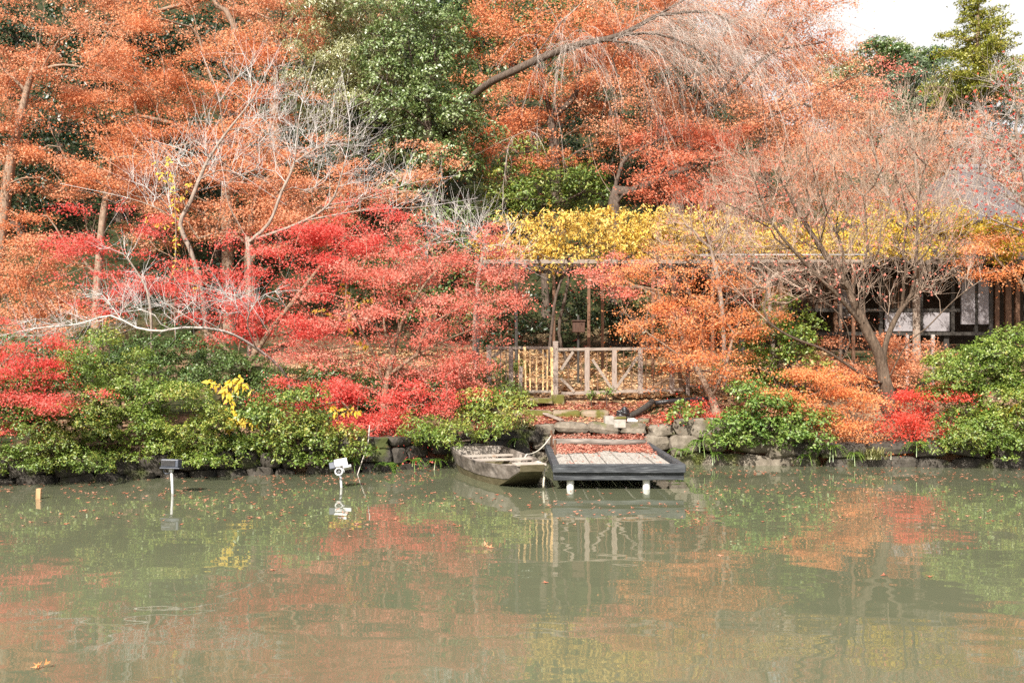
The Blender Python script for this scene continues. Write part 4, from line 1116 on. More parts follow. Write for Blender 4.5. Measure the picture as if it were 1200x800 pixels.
maple('maple_tree', 'low rust maple between the leaning trunk and the crimson maple', 27.5, [(110, None), (118, 280), (130, 200), (140, 170)],
      [(95, 175, 70, 20), (150, 195, 60, 22), (60, 230, 50, 22), (30, 275, 40, 22), (110, 150, 60, 18), (205, 180, 50, 16), (60, 300, 40, 20)], 'rust', 'bark_tan', .14, .65, 100, group=MG, grow_pad=(1.18, 1.15), seed=5)
maple('maple_tree', 'salmon maple spray above the bushes at the left edge', 24.5, [(28, None), (30, 350), (50, 300)],
      [(30, 330, 50, 26), (75, 350, 50, 24), (20, 390, 50, 26), (60, 300, 40, 20)], 'salmon', 'bark', .10, 1.0, 110, group=MG, grow_pad=(1.18, 1.15), seed=6)

# the green pair at the top centre
leafy('bamboo_clump', 'fine leaved olive green bamboo leaning left of the glossy evergreen', 33, [(405, None), (400, 200), (400, 60)], [(385, 60, 60, 65), (420, 110, 50, 70), (370, 130, 40, 40), (415, 10, 60, 40)], 'olive', 'bark_tan', .08, lump=17, lsize=4.6, wid=.22, cat='bamboo', seed=11, tn='stem', cn='foliage', droop=.9, cover=2.2)
leafy('evergreen_tree', 'tall glossy green evergreen tree between salmon and orange maples', 31, [(505, None), (505, 250), (500, 100)], [(500, 60, 55, 70), (520, 140, 50, 70), (470, 130, 45, 55), (530, 225, 42, 55), (545, 160, 28, 60), (480, 210, 40, 45), (525, 280, 45, 30), (440, 40, 40, 50)], 'silver', 'bark_dark', .2, lump=19, lsize=4.4, wid=.5, cat='tree', seed=12, tn='trunk', cn='crown', cover=2.3, droop=.3)
leafy('evergreen_tree', 'small mid green tree under the diagonal limb above the yellow wisteria', 31.5, [(640, None), (635, 240)], [(635, 215, 62, 42), (600, 240, 42, 30), (675, 235, 40, 30)], 'shrub', 'bark_dark', .12, lump=18, lsize=4.2, wid=.4, cat='tree', seed=13, tn='trunk', cn='crown', cover=2)

# orange and red maples, upper centre and right
maple('maple_tree', 'vivid orange red maple at the top centre behind the diagonal limb', 36, [(655, None), (650, 180), (640, 110), (625, 40)],
      [(600, 30, 75, 38), (660, 90, 80, 34), (590, 90, 45, 30), (690, 30, 75, 34), (640, 145, 70, 26), (570, 130, 40, 25), (600, 190, 50, 20), (740, 80, 60, 40)], 'rust', 'bark_dark', .2, 1.0, 105, group='orange and red maples on the slope', seed=7)
maple('maple_tree', 'large thin leaved orange maple with dark fanning limbs reaching the sky edge', 33.5, [(770, None), (795, 230), (815, 150), (850, 100), (880, 50)],
      [(900, 20, 70, 26), (985, 95, 26, 40), (800, 40, 100, 50), (890, 50, 80, 50), (930, 100, 70, 50), (860, 130, 80, 40), (960, 160, 60, 35), (900, 190, 80, 35), (960, 40, 26, 26), (830, 0, 110, 40), (750, 130, 60, 40)], 'salmon', 'bark_dark', .2, .85, 62, group='orange and red maples on the slope', seed=8, twigs=5,
      limbs=[[(815, 150), (870, 95), (905, 62), (965, 50)], [(800, 190), (880, 140), (930, 125), (1010, 85)], [(800, 200), (760, 175), (700, 150)]], r_tip=.005)
maple('maple_tree', 'coral red maple beneath the weeping branches left of the bare fan tree', 29.8, [(722, None), (722, 215), (760, 170), (800, 160)],
      [(770, 160, 45, 20), (820, 185, 60, 26), (800, 220, 60, 24), (860, 175, 40, 18), (850, 225, 50, 25), (760, 200, 40, 18)], 'coral', 'bark_dark', .19, .95, 95, group='orange and red maples on the slope', seed=9,
      limbs=[[(722, 235), (700, 200), (690, 160)], [(740, 225), (785, 205), (830, 190)]])
maple('maple_tree', 'pale orange maple behind the bare fan tree and above the roof edge', 31.5, [(950, None), (950, 240), (960, 190)],
      [(920, 230, 70, 35), (990, 220, 60, 35), (960, 180, 60, 30), (860, 265, 50, 22), (1040, 240, 40, 28)], 'salmon', 'bark', .14, .8, 85, group='orange and red maples on the slope', seed=10, twigs=4)
maple('maple_tree', 'small pinkish red maple top standing before the far green trees', 36, [(1010, None), (1012, 200), (1020, 110)],
      [(1036, 74, 15, 8), (1026, 106, 18, 8), (1004, 62, 12, 6), (985, 130, 40, 26)], 'pink', 'bark', .10, .7, 70, group='orange and red maples on the slope', seed=11)

maple('maple_tree', 'hazy salmon maple low under the sky behind the brown twigged bare tree', 47, [(1050, None), (1050, 170)],
      [(1040, 170, 60, 30), (980, 160, 50, 28), (1110, 175, 50, 26), (1000, 200, 60, 26), (1080, 215, 60, 24)], 'salmon', 'bark', .15, .75, 80, group='orange and red maples on the slope', seed=23, twigs=4)
maple('maple_tree', 'reddish maple behind the white twigged tree beside the thatched roof', 44, [(1180, None), (1180, 190)],
      [(1180, 190, 50, 28), (1150, 150, 50, 24), (1200, 150, 40, 24), (1210, 220, 40, 24)], 'salmon', 'bark', .15, .6, 70, group='orange and red maples on the slope', seed=24, twigs=4)
leafy('far_tree', 'broad dark green far tree under the conifer behind the pink twigs', 62, [(1125, None), (1125, 140)], [(1120, 140, 60, 36), (1060, 150, 60, 30), (1180, 130, 40, 34), (990, 140, 50, 30)], 'fargrey', rb=.35, lump=14, lsize=3.2, cat='tree', seed=51, tn='trunk', cn='crown')
maple('maple_tree', 'salmon maple filling the skyline behind the large fanning orange maple', 40, [(900, None), (895, 170), (890, 110)],
      [(900, 85, 50, 30), (930, 120, 50, 30), (870, 60, 50, 30), (940, 70, 26, 20), (880, 130, 60, 24), (960, 140, 40, 20)], 'salmon', 'bark_dark', .2, 1.0, 90, group='orange and red maples on the slope', seed=25)
# weeping bare tree with the long diagonal limb
def weeping():
    Y = 28.0; s = Y / FPX; rng = np.random.default_rng(21)
    tp = trunk_pts([(512, None, 6), (510, 260, 6), (522, 160, 4.5), (560, 108, 1.5), (605, 82), (640, 66), (680, 52), (725, 42), (770, 18), (820, -10)], Y)
    base = tp[0].copy(); base[2] += .12
    sk = Skeleton(); sk.chain(spline(tp, .3))
    for l in ([(655, 60), (700, 48), (745, 52, -.5), (770, 62, -.8), (800, 84, -1)], [(510, 235, 6), (545, 190, 3), (565, 178, .5), (590, 165, -.8), (628, 150, -1), (640, 156, -1)],
              [(725, 42), (770, 40, -.6), (820, 60, -1), (850, 90, -1.2)], [(612, 80), (630, 62, .5), (655, 30, .8), (690, -5, 1)], [(770, 18), (830, 15, -.6), (880, 40, -1)]):
        sk.chain(spline(trunk_pts(l, Y), .3))
    n0 = sk.n
    cand = np.where(sk.p[:n0, 0] > 0)[0]
    wt = np.clip((sk.p[cand, 0] / s + 600 - 590) / 150, .12, 1); wt = wt / wt.sum()
    ends = []
    for i in range(210):
        j = int(rng.choice(cand, p=wt)); A = sk.p[j]
        px = A[0] / s + 600
        right = px > 700
        v = np.array([rng.normal(.75 if right else .05, .4), rng.normal(-.2, .6), rng.normal(.3, .35)])
        v = unit(v[None])[0]; q = A.copy(); jj = j
        L = rng.uniform(1.0, 4.4) * (1 if right else .85); st = .24
        for k in range(int(L / st)):
            v = unit((v + np.array([0, 0, -.115 if right else -.22]) + rng.normal(size=3) * .05)[None])[0]
            q = q + v * st; jj = sk.add(q, jj)
        ends.append(jj)
    ends = np.arange(n0, sk.n)
    tw = twig_set(sk, ends, 2, .34, .0036, rng, up=-.7, spread=.8)
    v, f = sk.mesh('weeping', .0045, .11, thin=.012, extra=tw)
    root = empty('weeping_tree', base, 'old bare weeping tree with a long slanting dark limb and hanging pale twigs', 'tree')
    # dark old wood and pale hanging twigs are one growing surface; twigs separated as the crown
    me = np_mesh('weeping_trunk', shift(v, base), [f], True)
    o = link('trunk', me, M['bark_dark'], root); me.materials.append(M['bark_weep']); me.polygons.foreach_set('material_index', sk.fm)
M['bark_weep'] = surf_mat('grey_brown_bark', [(.34, .27, .23), (.50, .42, .37), (.62, .54, .48)], 2.2, (2, 2, 1), .85, .5, .02)
weeping()

# bare fan trees on the right
BG = 'bare trees with pale twigs'
bare_tree('bare_tree', 'hazy brown twigged bare tree with a few red leaves before the thatched roof', 28.2, [(1074, None), (1074, 300), (1076, 230), (1070, 170), (1064, 120)],
          [(1060, 150, 70, 45), (1075, 205, 85, 50), (1010, 190, 50, 45), (1120, 180, 45, 50), (1060, 255, 80, 30)], 'bark_pink', .10, 1.2, seed=1, group=BG, twigs=4, tl=20, up=.9, leaves='scarlet', nleaf=220, lsize=4.2,
          limbs=[[(1074, 290), (1100, 230), (1125, 160)], [(1074, 300), (1040, 230), (1020, 160)]], tr=.0042)
bare_tree('bare_tree', 'white twigged bare tree with sparse dark red leaves at the right edge', 24.5, [(1232, None), (1225, 280), (1205, 220), (1190, 150)],
          [(1180, 150, 55, 70), (1160, 200, 45, 50), (1200, 240, 55, 40), (1185, 95, 30, 30)], 'bark_pale', .13, 1.2, seed=2, group=BG, twigs=6, tl=18, up=.1, leaves='scarlet', nleaf=650, lsize=4.4,
          limbs=[[(1215, 250), (1170, 225), (1125, 215)], [(1210, 275), (1165, 258), (1128, 240)], [(1200, 190), (1165, 165), (1145, 160)]])
bare_tree('bare_tree', 'wide bare maple with forked tan trunk standing in orange leaves before white panels', 21.4,
          [(1048, None), (1044, 474), (1038, 452), (1036, 444)],
          [(900, 240, 50, 70), (950, 210, 45, 70), (985, 270, 55, 60), (1060, 250, 50, 60), (1100, 260, 45, 55), (880, 320, 60, 45), (1000, 330, 60, 40), (1100, 320, 50, 30), (1060, 170, 36, 40), (860, 215, 34, 60), (930, 330, 50, 30)],
          'bark_pink', .135, 1.6, seed=3, trunk_mat='bark_umber', group=BG, twigs=4, tl=18, up=.7, leaves='pink', nleaf=1500, lsize=3.6,
          limbs=[[(1036, 444), (1030, 415), (1018, 392), (1006, 366, .1), (990, 330, .2), (958, 285, .2), (925, 230, .3), (905, 190, .3)], [(1014, 386, .1), (985, 350, -.2), (945, 310, -.4), (905, 262, -.5), (885, 215, -.5)], [(990, 330, .2), (985, 285, .3), (960, 230, .4), (950, 180, .5)],
                 [(1038, 450), (1014, 441, -.3), (985, 422, -.5), (962, 408, -.6), (930, 396, -.7), (900, 377, -.8), (860, 335, -.9), (840, 310, -.9)],
                 [(1036, 446), (1036, 412), (1044, 385, .1), (1056, 362, .2), (1068, 345, .3), (1074, 300, .4), (1076, 240, .5), (1084, 185, .5)],
                 [(1038, 450), (1062, 404, -.3), (1085, 385, -.4), (1120, 350, -.3), (1150, 328, -.2)],
                 [(1014, 385), (1012, 330, .3), (1016, 290, .4), (1012, 230, .4), (1000, 175, .4)],
                 [(1060, 355, .2), (1100, 315, .4), (1130, 285, .5)],
                 [(985, 425, -.5), (996, 400, -.6), (985, 370, -.7), (960, 350, -.8), (905, 318, -.9), (860, 280, -1)]], tr=.0036)
bare_tree('bare_tree', 'slender grey bare sapling between the orange maple and the fan shaped tree', 24.2, [(850, None), (846, 360), (835, 300), (820, 250)],
          [(820, 260, 40, 45), (860, 270, 40, 50), (790, 280, 30, 35)], 'bark_pink', .05, 1.3, seed=4, group=BG, twigs=5, tl=16, up=.8, leaves='pink', nleaf=320, lsize=3.6)

# silvery bare cherries on the left
bare_tree('bare_tree', 'silvery bare tree with a slim bent trunk rising above the crimson maple', 24.5, [(248, None), (240, 370), (234, 330), (222, 290), (211, 263), (224, 235), (240, 195), (262, 160), (300, 110), (330, 50)],
          [(260, 180, 60, 45), (300, 100, 45, 55), (220, 195, 50, 25), (330, 150, 40, 40), (180, 215, 45, 20), (160, 235, 50, 14)], 'bark_silver', .06, .62, seed=5, group=BG, twigs=3, tl=30, up=.5,
          limbs=[[(213, 262), (190, 247), (150, 232), (70, 215)], [(240, 200), (225, 180), (180, 165)], [(235, 210), (270, 200), (335, 240)], [(262, 160), (255, 110), (235, 60)]], tr=.0045)
bare_tree('bare_tree', 'silvery bare tree with two crooked dark stems in the middle of the maples', 24.0, [(292, None), (292, 300), (285, 272), (268, 240), (262, 205), (250, 150)],
          [(350, 150, 60, 50), (400, 170, 45, 55), (420, 240, 55, 22), (450, 215, 50, 25), (330, 200, 50, 35), (500, 240, 40, 12)], 'bark_silver', .055, .62, seed=6, group=BG, twigs=3, tl=30, up=.45,
          limbs=[[(290, 285), (315, 262), (330, 225), (345, 190), (352, 130), (370, 70)], [(300, 280), (350, 262), (385, 240), (400, 205), (410, 150), (400, 80)],
                 [(385, 240), (430, 232), (480, 215), (540, 205)], [(345, 190), (380, 170), (420, 160)], [(360, 258), (430, 246), (490, 243), (560, 232)]], tr=.0045)
bare_tree('bare_tree', 'low bare tree whose white branches spread flat over the left green bushes', 19.6, [(345, None, 2.2), (335, 440, 2.0), (300, 408, 1.4), (262, 388, .8), (215, 384, .3), (190, 388), (160, 384), (130, 370), (90, 380), (40, 385), (-20, 398)],
          [(120, 372, 70, 16), (60, 385, 70, 14), (200, 365, 60, 18), (260, 350, 60, 20), (130, 345, 40, 14), (30, 395, 40, 14), (300, 345, 50, 12)], 'bark_silver', .032, .95, seed=7, group=BG, twigs=4, tl=22, up=.15, trunk_mat='bark_pale',
          limbs=[[(300, 408, 1.4), (290, 375, .6), (310, 345), (350, 340)], [(215, 384, .3), (240, 362), (270, 345)], [(140, 372), (120, 345), (100, 338)]], tr=.0042, depth=.5)

bare_tree('bare_tree', 'short pale bare branches poking out through the crimson leaves at left', 21.0, [(178, None), (176, 360), (160, 318), (145, 298)],
          [(140, 292, 28, 12), (165, 325, 22, 14)], 'bark_silver', .03, .8, seed=8, group=BG, twigs=4, tl=16, up=.1, tr=.004)
bare_tree('bare_tree', 'small silvery bare tree between the pink maple and the yellow wisteria', 23.6, [(560, None), (556, 400), (560, 330), (570, 280)],
          [(560, 275, 45, 30), (590, 300, 40, 22), (530, 260, 40, 24), (500, 290, 36, 16)], 'bark_silver', .05, .7, seed=9, group=BG, twigs=5, tl=20, up=.3, tr=.0042)

# wisteria on the trellis, yellow
leafy('wisteria', 'golden yellow wisteria vine heaped over the trellis above the gate', 26.4, [(668, None), (655, 390), (662, 350), (668, 318)], [(585, 288, 34, 18), (640, 288, 70, 18), (630, 268, 60, 16), (720, 272, 80, 20), (710, 298, 110, 11), (800, 286, 80, 18), (690, 254, 60, 10), (870, 288, 70, 16), (780, 266, 60, 14), (590, 300, 40, 8), (840, 268, 50, 14), (930, 294, 60, 12)], 'yellow', 'bark_dark', .04, lump=10, lsize=4.6, wid=.36, cat='vine', seed=14, depth=.8, cover=2.0, droop=.9, loose=.6)
leafy('wisteria', 'bright yellow wisteria vine over the trellis behind the bare fan tree', 27.2, [(985, None), (985, 380), (985, 320)], [(950, 284, 66, 22), (1020, 275, 64, 28), (1080, 272, 66, 28), (1140, 275, 50, 26), (1185, 285, 40, 28), (905, 290, 40, 16), (980, 300, 60, 8), (1060, 300, 60, 8)], 'gold', 'bark_dark', .05, lump=11, lsize=4, wid=.4, cat='vine', seed=15, depth=.8, cover=2.1, droop=.7, loose=.5)
bare_tree('wisteria', 'twisted old wisteria stem rising to the trellis behind the gate', 25.6, [(640, None), (648, 372), (652, 345), (662, 318), (668, 300)], [(650, 306, 50, 6), (700, 304, 50, 5), (620, 312, 30, 6)], 'bark', .04, 1.2, seed=10, cat='vine', trunk_mat='bark_dark', twigs=3, tl=12, up=-.6, leaves='yellow', nleaf=420, lsize=4.4)
bare_tree('wisteria', 'tangle of bare grey wisteria stems hanging under the trellis edge before the house', 25.3, [(905, None), (905, 390), (900, 330), (905, 308)], [(900, 312, 90, 10), (960, 316, 60, 12), (850, 308, 50, 6)], 'bark', .06, 1.6, seed=11, cat='vine', twigs=4, tl=14, up=-.6)
# shade greenery behind the fence under the trellis
leafy('shrub', 'dark green shaded shrub under the trellis behind the brown box', 29.0, [(655, None), (655, 380)], [(650, 365, 55, 42), (600, 380, 45, 35), (705, 375, 40, 36)], 'evergreen', lump=16, lsize=4, cat='shrub', seed=16, cover=1.6)  # darker leaf colour stands in for the trellis shade
leafy('shrub', 'olive shrub with yellowing tips behind the braced fence under the trellis', 29.6, [(745, None), (745, 390)], [(745, 372, 40, 34), (790, 380, 45, 32)], 'olive', lump=15, lsize=4, cat='shrub', seed=17, cover=2)
leafy('shrub', 'low mossy green mound behind the left fence panel', 24.3, [(592, None), (592, 440)], [(590, 436, 26, 13)], 'shrub_light', lump=8, lsize=2.6, cat='shrub', seed=18, rb=.02)
leafy('evergreen_tree', 'dark evergreen filling the shade behind the pink maple left of the trellis', 30.0, [(540, None), (540, 350)], [(540, 340, 70, 60), (470, 340, 60, 50)], 'shrub_dark', lump=22, lsize=4.6, cat='tree', seed=19, tn='trunk', cn='crown', cover=1.8)

# ------------------------------------------------------------------ maples along the water
WG = 'maples along the bank'
maple('maple_tree', 'bright crimson maple with a low V shaped fork above the yellow leaved shrub', 22.0, [(289, None), (287, 432), (268, 412), (250, 395), (215, 370), (180, 340)],
      [(125, 275, 52, 22), (150, 315, 60, 26), (225, 325, 50, 20), (330, 300, 60, 24), (370, 280, 55, 24), (300, 345, 50, 20), (345, 375, 55, 20), (250, 365, 45, 16), (390, 320, 50, 20), (430, 270, 42, 26), (440, 242, 30, 16), (110, 335, 40, 18), (280, 390, 40, 14)], 'crimson', 'bark', .085, .9, 92, group=WG, seed=12, twigs=4,
      limbs=[[(287, 432), (305, 405, -.2), (318, 385, -.2), (350, 345, 0), (385, 300, .3), (425, 255, .5)], [(262, 408), (258, 370, .3), (240, 330, .5), (200, 300, .6)]], r_tip=.005)
maple('maple_tree', 'wide pinkish red maple with clustered stems between the crimson maple and the gate', 21.3, [(452, None), (452, 455), (460, 420), (470, 380), (500, 330), (530, 300)],
      [(480, 300, 60, 28), (545, 300, 55, 26), (430, 340, 60, 24), (510, 345, 70, 24), (570, 340, 40, 20), (460, 385, 70, 22), (525, 388, 50, 20), (400, 400, 60, 22), (430, 430, 60, 18), (535, 430, 34, 20), (500, 430, 50, 16), (588, 350, 30, 14), (600, 310, 28, 16)], 'pink', 'bark', .085, .9, 80, group=WG, seed=13, twigs=5,
      limbs=[[(452, 455), (440, 420, -.2), (425, 390, -.3), (405, 350, -.2)], [(455, 440), (490, 415, -.3), (530, 395, -.5), (570, 380, -.5)], [(462, 420), (450, 380, .2), (455, 330, .3), (470, 290, .4)]], r_tip=.005)
maple('maple_tree', 'low vivid red maple spray hanging over the dark rocks beside the thin cane', 20.2, [(420, None), (418, 490), (400, 470)],
      [(370, 465, 50, 16), (420, 485, 46, 16), (450, 500, 40, 14), (385, 445, 44, 14), (420, 522, 40, 12), (455, 522, 40, 10), (350, 485, 28, 10), (490, 470, 40, 14), (520, 445, 40, 14)], 'crimson', 'bark', .05, 1.0, 115, group=WG, seed=14, r_tip=.004)
maple('maple_tree', 'pinkish red maple branches hanging over the bushes at the far left edge', 17.2, [(-30, None), (-22, 460), (0, 430), (30, 400)],
      [(20, 430, 44, 18), (60, 415, 34, 14), (40, 470, 50, 14), (80, 478, 34, 10), (15, 490, 30, 12), (45, 500, 24, 8), (15, 400, 40, 16), (70, 462, 40, 12)], 'crimson', 'bark', .06, .9, 105, group=WG, seed=15, r_tip=.004)
maple('maple_tree', 'orange maple with a leaning trunk covering the right end of the braced fence', 21.9, [(842, None), (834, 465), (815, 430), (800, 400), (790, 350)],
      [(785, 335, 46, 22), (775, 368, 38, 18), (820, 345, 55, 28), (800, 385, 60, 24), (850, 390, 50, 26), (778, 395, 34, 11), (820, 425, 55, 20), (770, 310, 40, 18), (860, 430, 40, 18), (752, 325, 26, 14), (880, 360, 30, 18)], 'orange', 'bark_tan', .085, .8, 66, group=WG, seed=16, twigs=6,
      limbs=[[(834, 465), (850, 430, -.2), (860, 390, -.3)], [(815, 430), (780, 405, -.4), (745, 380, -.5)]], r_tip=.005)
maple('maple_tree', 'small pink maple spray drooping over the top of the gate fence', 23.6, [(800, None), (790, 400), (770, 340)],
      [(725, 318, 30, 12), (745, 335, 30, 12), (712, 345, 14, 7), (765, 355, 28, 10)], 'pink', 'bark', .05, .9, 100, group=WG, seed=17, r_tip=.004)
maple('maple_tree', 'low red and orange maple shoots over the boulder wall right of the jetty', 20.9, [(838, None), (836, 485)],
      [(820, 485, 34, 9), (850, 480, 30, 9), (865, 495, 24, 8), (800, 495, 22, 6), (845, 500, 30, 7)], 'scarlet', 'bark', .05, .8, 80, group=WG, seed=18, r_tip=.004)
maple('maple_tree', 'low orange maple shrub at the foot of the big bare tree', 20.6, [(1000, None), (998, 490)],
      [(990, 480, 45, 18), (970, 450, 45, 16), (1010, 460, 36, 14), (955, 480, 30, 12), (1010, 500, 30, 10), (930, 455, 30, 10)], 'orange', 'bark', .04, 1.05, 115, group=WG, seed=19, r_tip=.004)
maple('maple_tree', 'scarlet maple shrub right of the big bare trunk over the dark rocks', 20.5, [(1075, None), (1072, 500)],
      [(1072, 475, 36, 16), (1060, 495, 32, 12), (1085, 505, 26, 12), (1095, 470, 24, 12)], 'scarlet', 'bark', .04, 1.1, 115, group=WG, seed=20, r_tip=.004)
maple('maple_tree', 'pale orange maple spray behind the big bare trunk before the pale rail fence', 23.0, [(1060, None), (1058, 430)],
      [(1040, 420, 60, 18), (1090, 425, 44, 16), (1000, 430, 45, 16), (1070, 450, 44, 12), (1010, 400, 40, 14), (960, 430, 34, 12)], 'salmon', 'bark', .04, 1.0, 105, group=WG, seed=21, r_tip=.004)
maple('maple_tree', 'red and orange maple spray over the brown columns at the right edge', 25.0, [(1215, None), (1205, 350), (1180, 310)],
      [(1165, 300, 30, 16), (1190, 285, 30, 18), (1140, 310, 26, 12), (1195, 315, 26, 12)], 'orange', 'bark', .05, .8, 75, group=WG, seed=22, r_tip=.004)

# ------------------------------------------------------------------ shrubs along the bank
SG = 'green shrubs along the bank'
leafy('shrub', 'dense green shrub with yellow tips dipping to the water at the far left', 17.5, [(50, None), (50, 530)], [(30, 534, 64, 36), (92, 540, 52, 26), (60, 495, 64, 34), (-30, 520, 50, 44), (20, 470, 50, 30), (-110, 510, 60, 50), (-190, 500, 60, 50)], 'shrub', lump=17, group=SG, seed=21)
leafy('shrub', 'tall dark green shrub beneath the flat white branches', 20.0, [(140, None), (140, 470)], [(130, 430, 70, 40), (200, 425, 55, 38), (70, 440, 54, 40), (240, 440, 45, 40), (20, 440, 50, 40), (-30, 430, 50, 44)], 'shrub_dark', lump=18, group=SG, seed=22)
leafy('shrub', 'broad yellow green shrub overhanging the water behind the dark box lamp', 18.3, [(195, None), (195, 530)], [(160, 505, 60, 40), (215, 500, 48, 46), (190, 470, 56, 30), (120, 470, 46, 34), (225, 542, 46, 20), (165, 544, 54, 18), (110, 538, 38, 20), (130, 430, 60, 34)], 'shrub_light', lump=16, group=SG, seed=23)
leafy('shrub', 'dull olive shrub with small leaves left of the tilted lamp', 19.0, [(320, None), (320, 535)], [(320, 515, 55, 30), (360, 520, 40, 24), (285, 500, 40, 34), (330, 485, 50, 30), (300, 538, 50, 16), (360, 537, 46, 14), (400, 524, 36, 18)], 'shrub', lump=14, lsize=4, group=SG, seed=24)
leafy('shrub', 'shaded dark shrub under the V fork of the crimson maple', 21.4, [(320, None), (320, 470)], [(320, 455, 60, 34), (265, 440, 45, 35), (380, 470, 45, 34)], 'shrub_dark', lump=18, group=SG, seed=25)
leafy('shrub', 'narrow leaved pale green shrub hanging over rocks left of the boat', 20.0, [(520, None), (520, 510)], [(520, 508, 44, 22), (555, 494, 40, 26), (590, 484, 30, 26), (480, 516, 30, 14), (540, 518, 40, 10)], 'shrub_light', lump=13, lsize=4.8, wid=.3, group=SG, seed=26, droop=.4, cover=2.2)
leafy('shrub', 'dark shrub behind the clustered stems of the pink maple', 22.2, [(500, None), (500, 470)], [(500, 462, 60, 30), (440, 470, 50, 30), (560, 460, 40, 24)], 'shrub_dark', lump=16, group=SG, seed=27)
leafy('shrub', 'fresh bright green shrub low over the bank right of the leaning orange maple', 20.3, [(905, None), (905, 515)], [(880, 505, 40, 22), (920, 495, 44, 30), (900, 470, 40, 24), (945, 505, 30, 24), (860, 517, 28, 15), (915, 524, 40, 10), (955, 522, 26, 10)], 'fresh', lump=14, lsize=4.4, group=SG, seed=28)
leafy('shrub', 'tall yellow green shrub behind the fresh green one before the reed panel', 22.6, [(915, None), (912, 420)], [(900, 400, 50, 34), (930, 380, 36, 26), (880, 440, 40, 26), (930, 435, 44, 28), (930, 365, 20, 12)], 'shrub_light', lump=14, lsize=4.2, group=SG, seed=29, cover=2)
leafy('shrub', 'large light green shrub crowding the bank at the right edge', 20.4, [(1150, None), (1150, 470)], [(1150, 430, 56, 38), (1180, 470, 50, 44), (1125, 475, 40, 36), (1200, 420, 40, 34), (1150, 505, 50, 26), (1190, 480, 46, 40), (1120, 440, 36, 34)], 'shrub_light', lump=16, group=SG, seed=30)
leafy('shrub', 'darker green shrub low at the water in the right corner', 19.9, [(1170, None), (1170, 520)], [(1180, 512, 50, 24), (1130, 515, 32, 18), (1110, 500, 24, 18), (1170, 528, 50, 14), (1110, 526, 24, 10)], 'shrub', lump=14, group=SG, seed=31)
leafy('shrub', 'small mixed green plant growing on the boulder wall right of the jetty', 20.85, [(795, None), (795, 490)], [(795, 486, 26, 12), (812, 480, 20, 10)], 'fresh', lump=8, lsize=4.2, wid=.8, group=SG, seed=32, rb=.015, cover=1.6)
leafy('shrub', 'tiny green weed tuft at the fence foot right of the gate post', 22.6, [(693, None), (693, 462)], [(693, 463, 9, 3.5)], 'fresh', lump=4, lsize=3, group=SG, seed=33, rb=.01, cover=2)
leafy('shrub', 'tiny green weed tuft under the second braced fence bay', 22.6, [(711, None), (711, 462)], [(711, 461, 8, 4)], 'fresh', lump=4, lsize=3, group=SG, seed=34, rb=.01, cover=2)
# yellow large leaved shrubs
def big_leaf_plant(name, label, Y, stems, mat, ll, seed, per=9, cat='plant', bark='bark_tan'):
    rng = np.random.default_rng(seed); s = Y / FPX
    first = trunk_pts([(stems[0][0][0], None)], Y)[0]; base = first.copy(); base[2] += .12
    sk = Skeleton(); P0 = []
    for i, st in enumerate(stems):
        pts = trunk_pts(st, Y); 
        if i == 0: pts = [first] + pts
        c = spline(pts, 5 * s); n0 = sk.n; sk.chain(c)
        P0.append(c[len(c) // 2 if i == 0 else len(c) // 3:])
    v, f = sk.mesh(name, .004, .018, thin=.003)
    A = np.concatenate(P0); k = rng.integers(0, len(A), per * len(stems))
    p = A[k] + rng.normal(size=(len(k), 3)) * 1.2 * s
    nrm = rand_unit(len(k), rng) * .5 + np.array([0, -.8, .45])
    me = leaves_mesh(name, shift(p, base), nrm, ll * s, ll * .42 * s, rng, fold=.3, droop=.9)
    return put_tree(name, label, cat, None, base, np_mesh(name, shift(v, base), [f], True), M[bark], me, M[mat], 'stem', 'foliage')
big_leaf_plant('yellow_shrub', 'shrub with long drooping bright yellow leaves under the crimson V fork', 18.9,
               [[(275, 480), (262, 455), (248, 447)], [(268, 465), (285, 448), (298, 462)], [(272, 470), (262, 482), (266, 500)], [(272, 490), (290, 490), (304, 496)], [(266, 455), (272, 446), (280, 444)], [(262, 490), (275, 492), (285, 492)]], 'gold', 9.5, 41, 26, 'shrub')
big_leaf_plant('yellow_shrub', 'small yellow leaved shrub hidden among red leaves near the hanging cane', 20.0,
               [[(398, 500), (392, 480), (380, 470)], [(394, 490), (408, 480), (420, 482)], [(394, 495), (384, 498), (376, 505)], [(400, 500), (412, 498), (420, 506)]], 'gold', 8.5, 42, 14, 'shrub')
big_leaf_plant('yellow_sapling', 'thin sapling dotted with round yellow leaves beside the bent silvery trunk', 24.0,
               [[(205, 330), (206, 260), (200, 200), (196, 180)], [(206, 270), (188, 262), (165, 258)], [(205, 240), (218, 225), (225, 205)], [(206, 300), (225, 320), (232, 345)], [(204, 220), (190, 210), (182, 190)]], 'gold', 5.5, 43, 24, 'tree')
big_leaf_plant('yellow_sapling', 'yellow leaved sapling glowing through the pink maple below the crimson top', 23.0,
               [[(412, 420), (408, 360), (400, 330)], [(408, 380), (395, 372), (372, 362)], [(408, 365), (425, 352), (436, 350)], [(408, 400), (420, 398), (428, 405)]], 'gold', 7, 44, 24, 'tree')
big_leaf_plant('yellow_sapling', 'few yellow leaves on a thin stem at the right edge over the shrub', 19.9,
               [[(1192, 500), (1190, 480), (1186, 470)], [(1190, 485), (1197, 470), (1200, 462)]], 'gold', 9, 45, 5, 'plant')

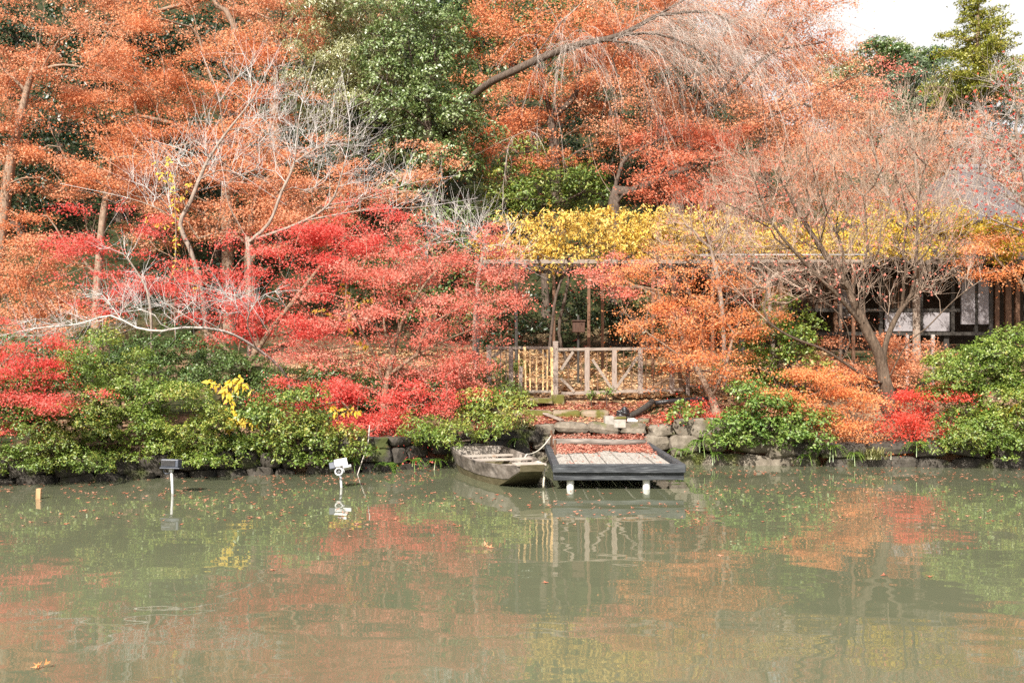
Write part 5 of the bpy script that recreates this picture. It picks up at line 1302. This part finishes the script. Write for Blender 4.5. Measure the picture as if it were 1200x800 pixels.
# ------------------------------------------------------------------ ferns and grass at the waterline
def fern(px, py, Y, label, size=22, seed=1, n=9, mat='fern'):
    rng = np.random.default_rng(seed); s = Y / FPX; c = P(px, py, Y)
    VV, FF, off = [], [], 0
    for i in range(n):
        a = rng.uniform(-math.pi * 1.02, .02) if i % 3 else rng.uniform(0, 6.28); L = size * s * rng.uniform(.7, 1.2)
        t = np.linspace(0, 1, 12); ca, sa = math.cos(a), math.sin(a)
        h = L * (.75 * t - 1.15 * t * t * rng.uniform(.8, 1.2))
        r = L * t * .8
        for side in (-1, 1):
            for k in range(1, 12):
                w = L * .22 * (1 - t[k]) ** .6 + .004; b0 = np.array([ca * r[k], sa * r[k], h[k]])
                per = np.array([-sa, ca, 0]) * side; fwd = np.array([ca, sa, -.3]); 
                q = [b0, b0 + per * w * .5 + fwd * L * .035 + [0, 0, .01], b0 + per * w + fwd * L * .03 - [0, 0, w * .3], b0 + per * w * .5 - fwd * L * .02]
                VV += q; FF.append([off, off + 1, off + 2, off + 3]); off += 4
        for k in range(11):
            b0 = np.array([ca * r[k], sa * r[k], h[k]]); b1 = np.array([ca * r[k + 1], sa * r[k + 1], h[k + 1]]); per = np.array([-sa, ca, 0]) * .005
            VV += [b0 - per, b0 + per, b1 + per, b1 - per]; FF.append([off, off + 1, off + 2, off + 3]); off += 4
    o = link('fern', np_mesh('fern', np.array(VV), [np.array(FF)]), M[mat], loc=c)
    return tag(o, label, 'fern', 'ferns on the rock walls')
fern(798, 528, 20.55, 'pale green fern on the boulder wall nearest the jetty', 20, 1)
fern(821, 518, 20.5, 'upper large fern at the edge of the boulder wall beside the fresh green shrub', 26, 2, 11)
fern(836, 532, 20.45, 'fern drooping to the water below the fresh green shrub', 22, 3)
fern(975, 524, 20.25, 'yellowish fern under the low orange maple shrub', 22, 4)
fern(1000, 532, 20.2, 'fern between two dark rocks left of the scarlet shrub', 18, 5)
fern(1075, 520, 20.1, 'broad bright fern just under the scarlet maple shrub', 24, 6, 11)
fern(945, 534, 20.3, 'small fern at the waterline under the fresh green shrub', 16, 7)
fern(606, 516, 20.7, 'small fern between the boat stern and the jetty', 18, 8)
fern(452, 545, 19.3, 'drooping fern on the dark rocks right of the dry cane', 22, 9)
fern(484, 540, 19.4, 'fern on the dark rocks midway between cane and boat', 20, 10)
fern(412, 540, 19.1, 'fern under the red spray just left of the dry cane', 20, 11)
fern(512, 540, 19.9, 'fern at the waterline beside the boat far corner', 18, 12)
def tuft(px, py, Y, label, mat, size=30, n=60, seed=1):
    rng = np.random.default_rng(seed); s = Y / FPX; c = P(px, py, Y); VV, FF, off = [], [], 0
    for i in range(n):
        b0 = np.array([rng.normal() * .12, rng.normal() * .06, 0]); a = rng.uniform(0, 6.28); L = size * s * rng.uniform(.5, 1.1); w = .007
        d = np.array([math.cos(a) * .55, math.sin(a) * .55 - .15, 1]); per = np.array([-math.sin(a), math.cos(a), 0]) * w
        p1 = b0 + d * L * .5; p2 = b0 + d * L * .75 + np.array([math.cos(a), math.sin(a), -.6]) * L * .4
        VV += [b0 - per, b0 + per, p1 + per, p1 - per, p2]; FF.append([off, off + 1, off + 2, off + 3]); FF.append([off + 3, off + 2, off + 4, off + 4]); off += 5
    q = [f for f in FF if len(set(f)) == 4]; t = [f[:3] for f in FF if len(set(f)) == 3]
    o = link('grass_tuft', np_mesh('grass_tuft', np.array(VV), [np.array(q), np.array(t)]), M[mat], loc=c)
    return tag(o, label, 'grass', 'grass tufts along the waterline')
tuft(1025, 538, 20.1, 'dry brown and green grass tuft between ferns under the orange shrub', 'olive', 26, 90, 1)
tuft(612, 500, 20.9, 'mossy grass tuft on the bank corner left of the jetty', 'olive', 22, 90, 2)
tuft(770, 540, 20.5, 'thin grass tuft at the back right corner of the jetty', 'shrub_light', 22, 40, 3)
tuft(535, 540, 20.3, 'small green grass tuft in the water by the boat stern', 'shrub_light', 14, 30, 4)
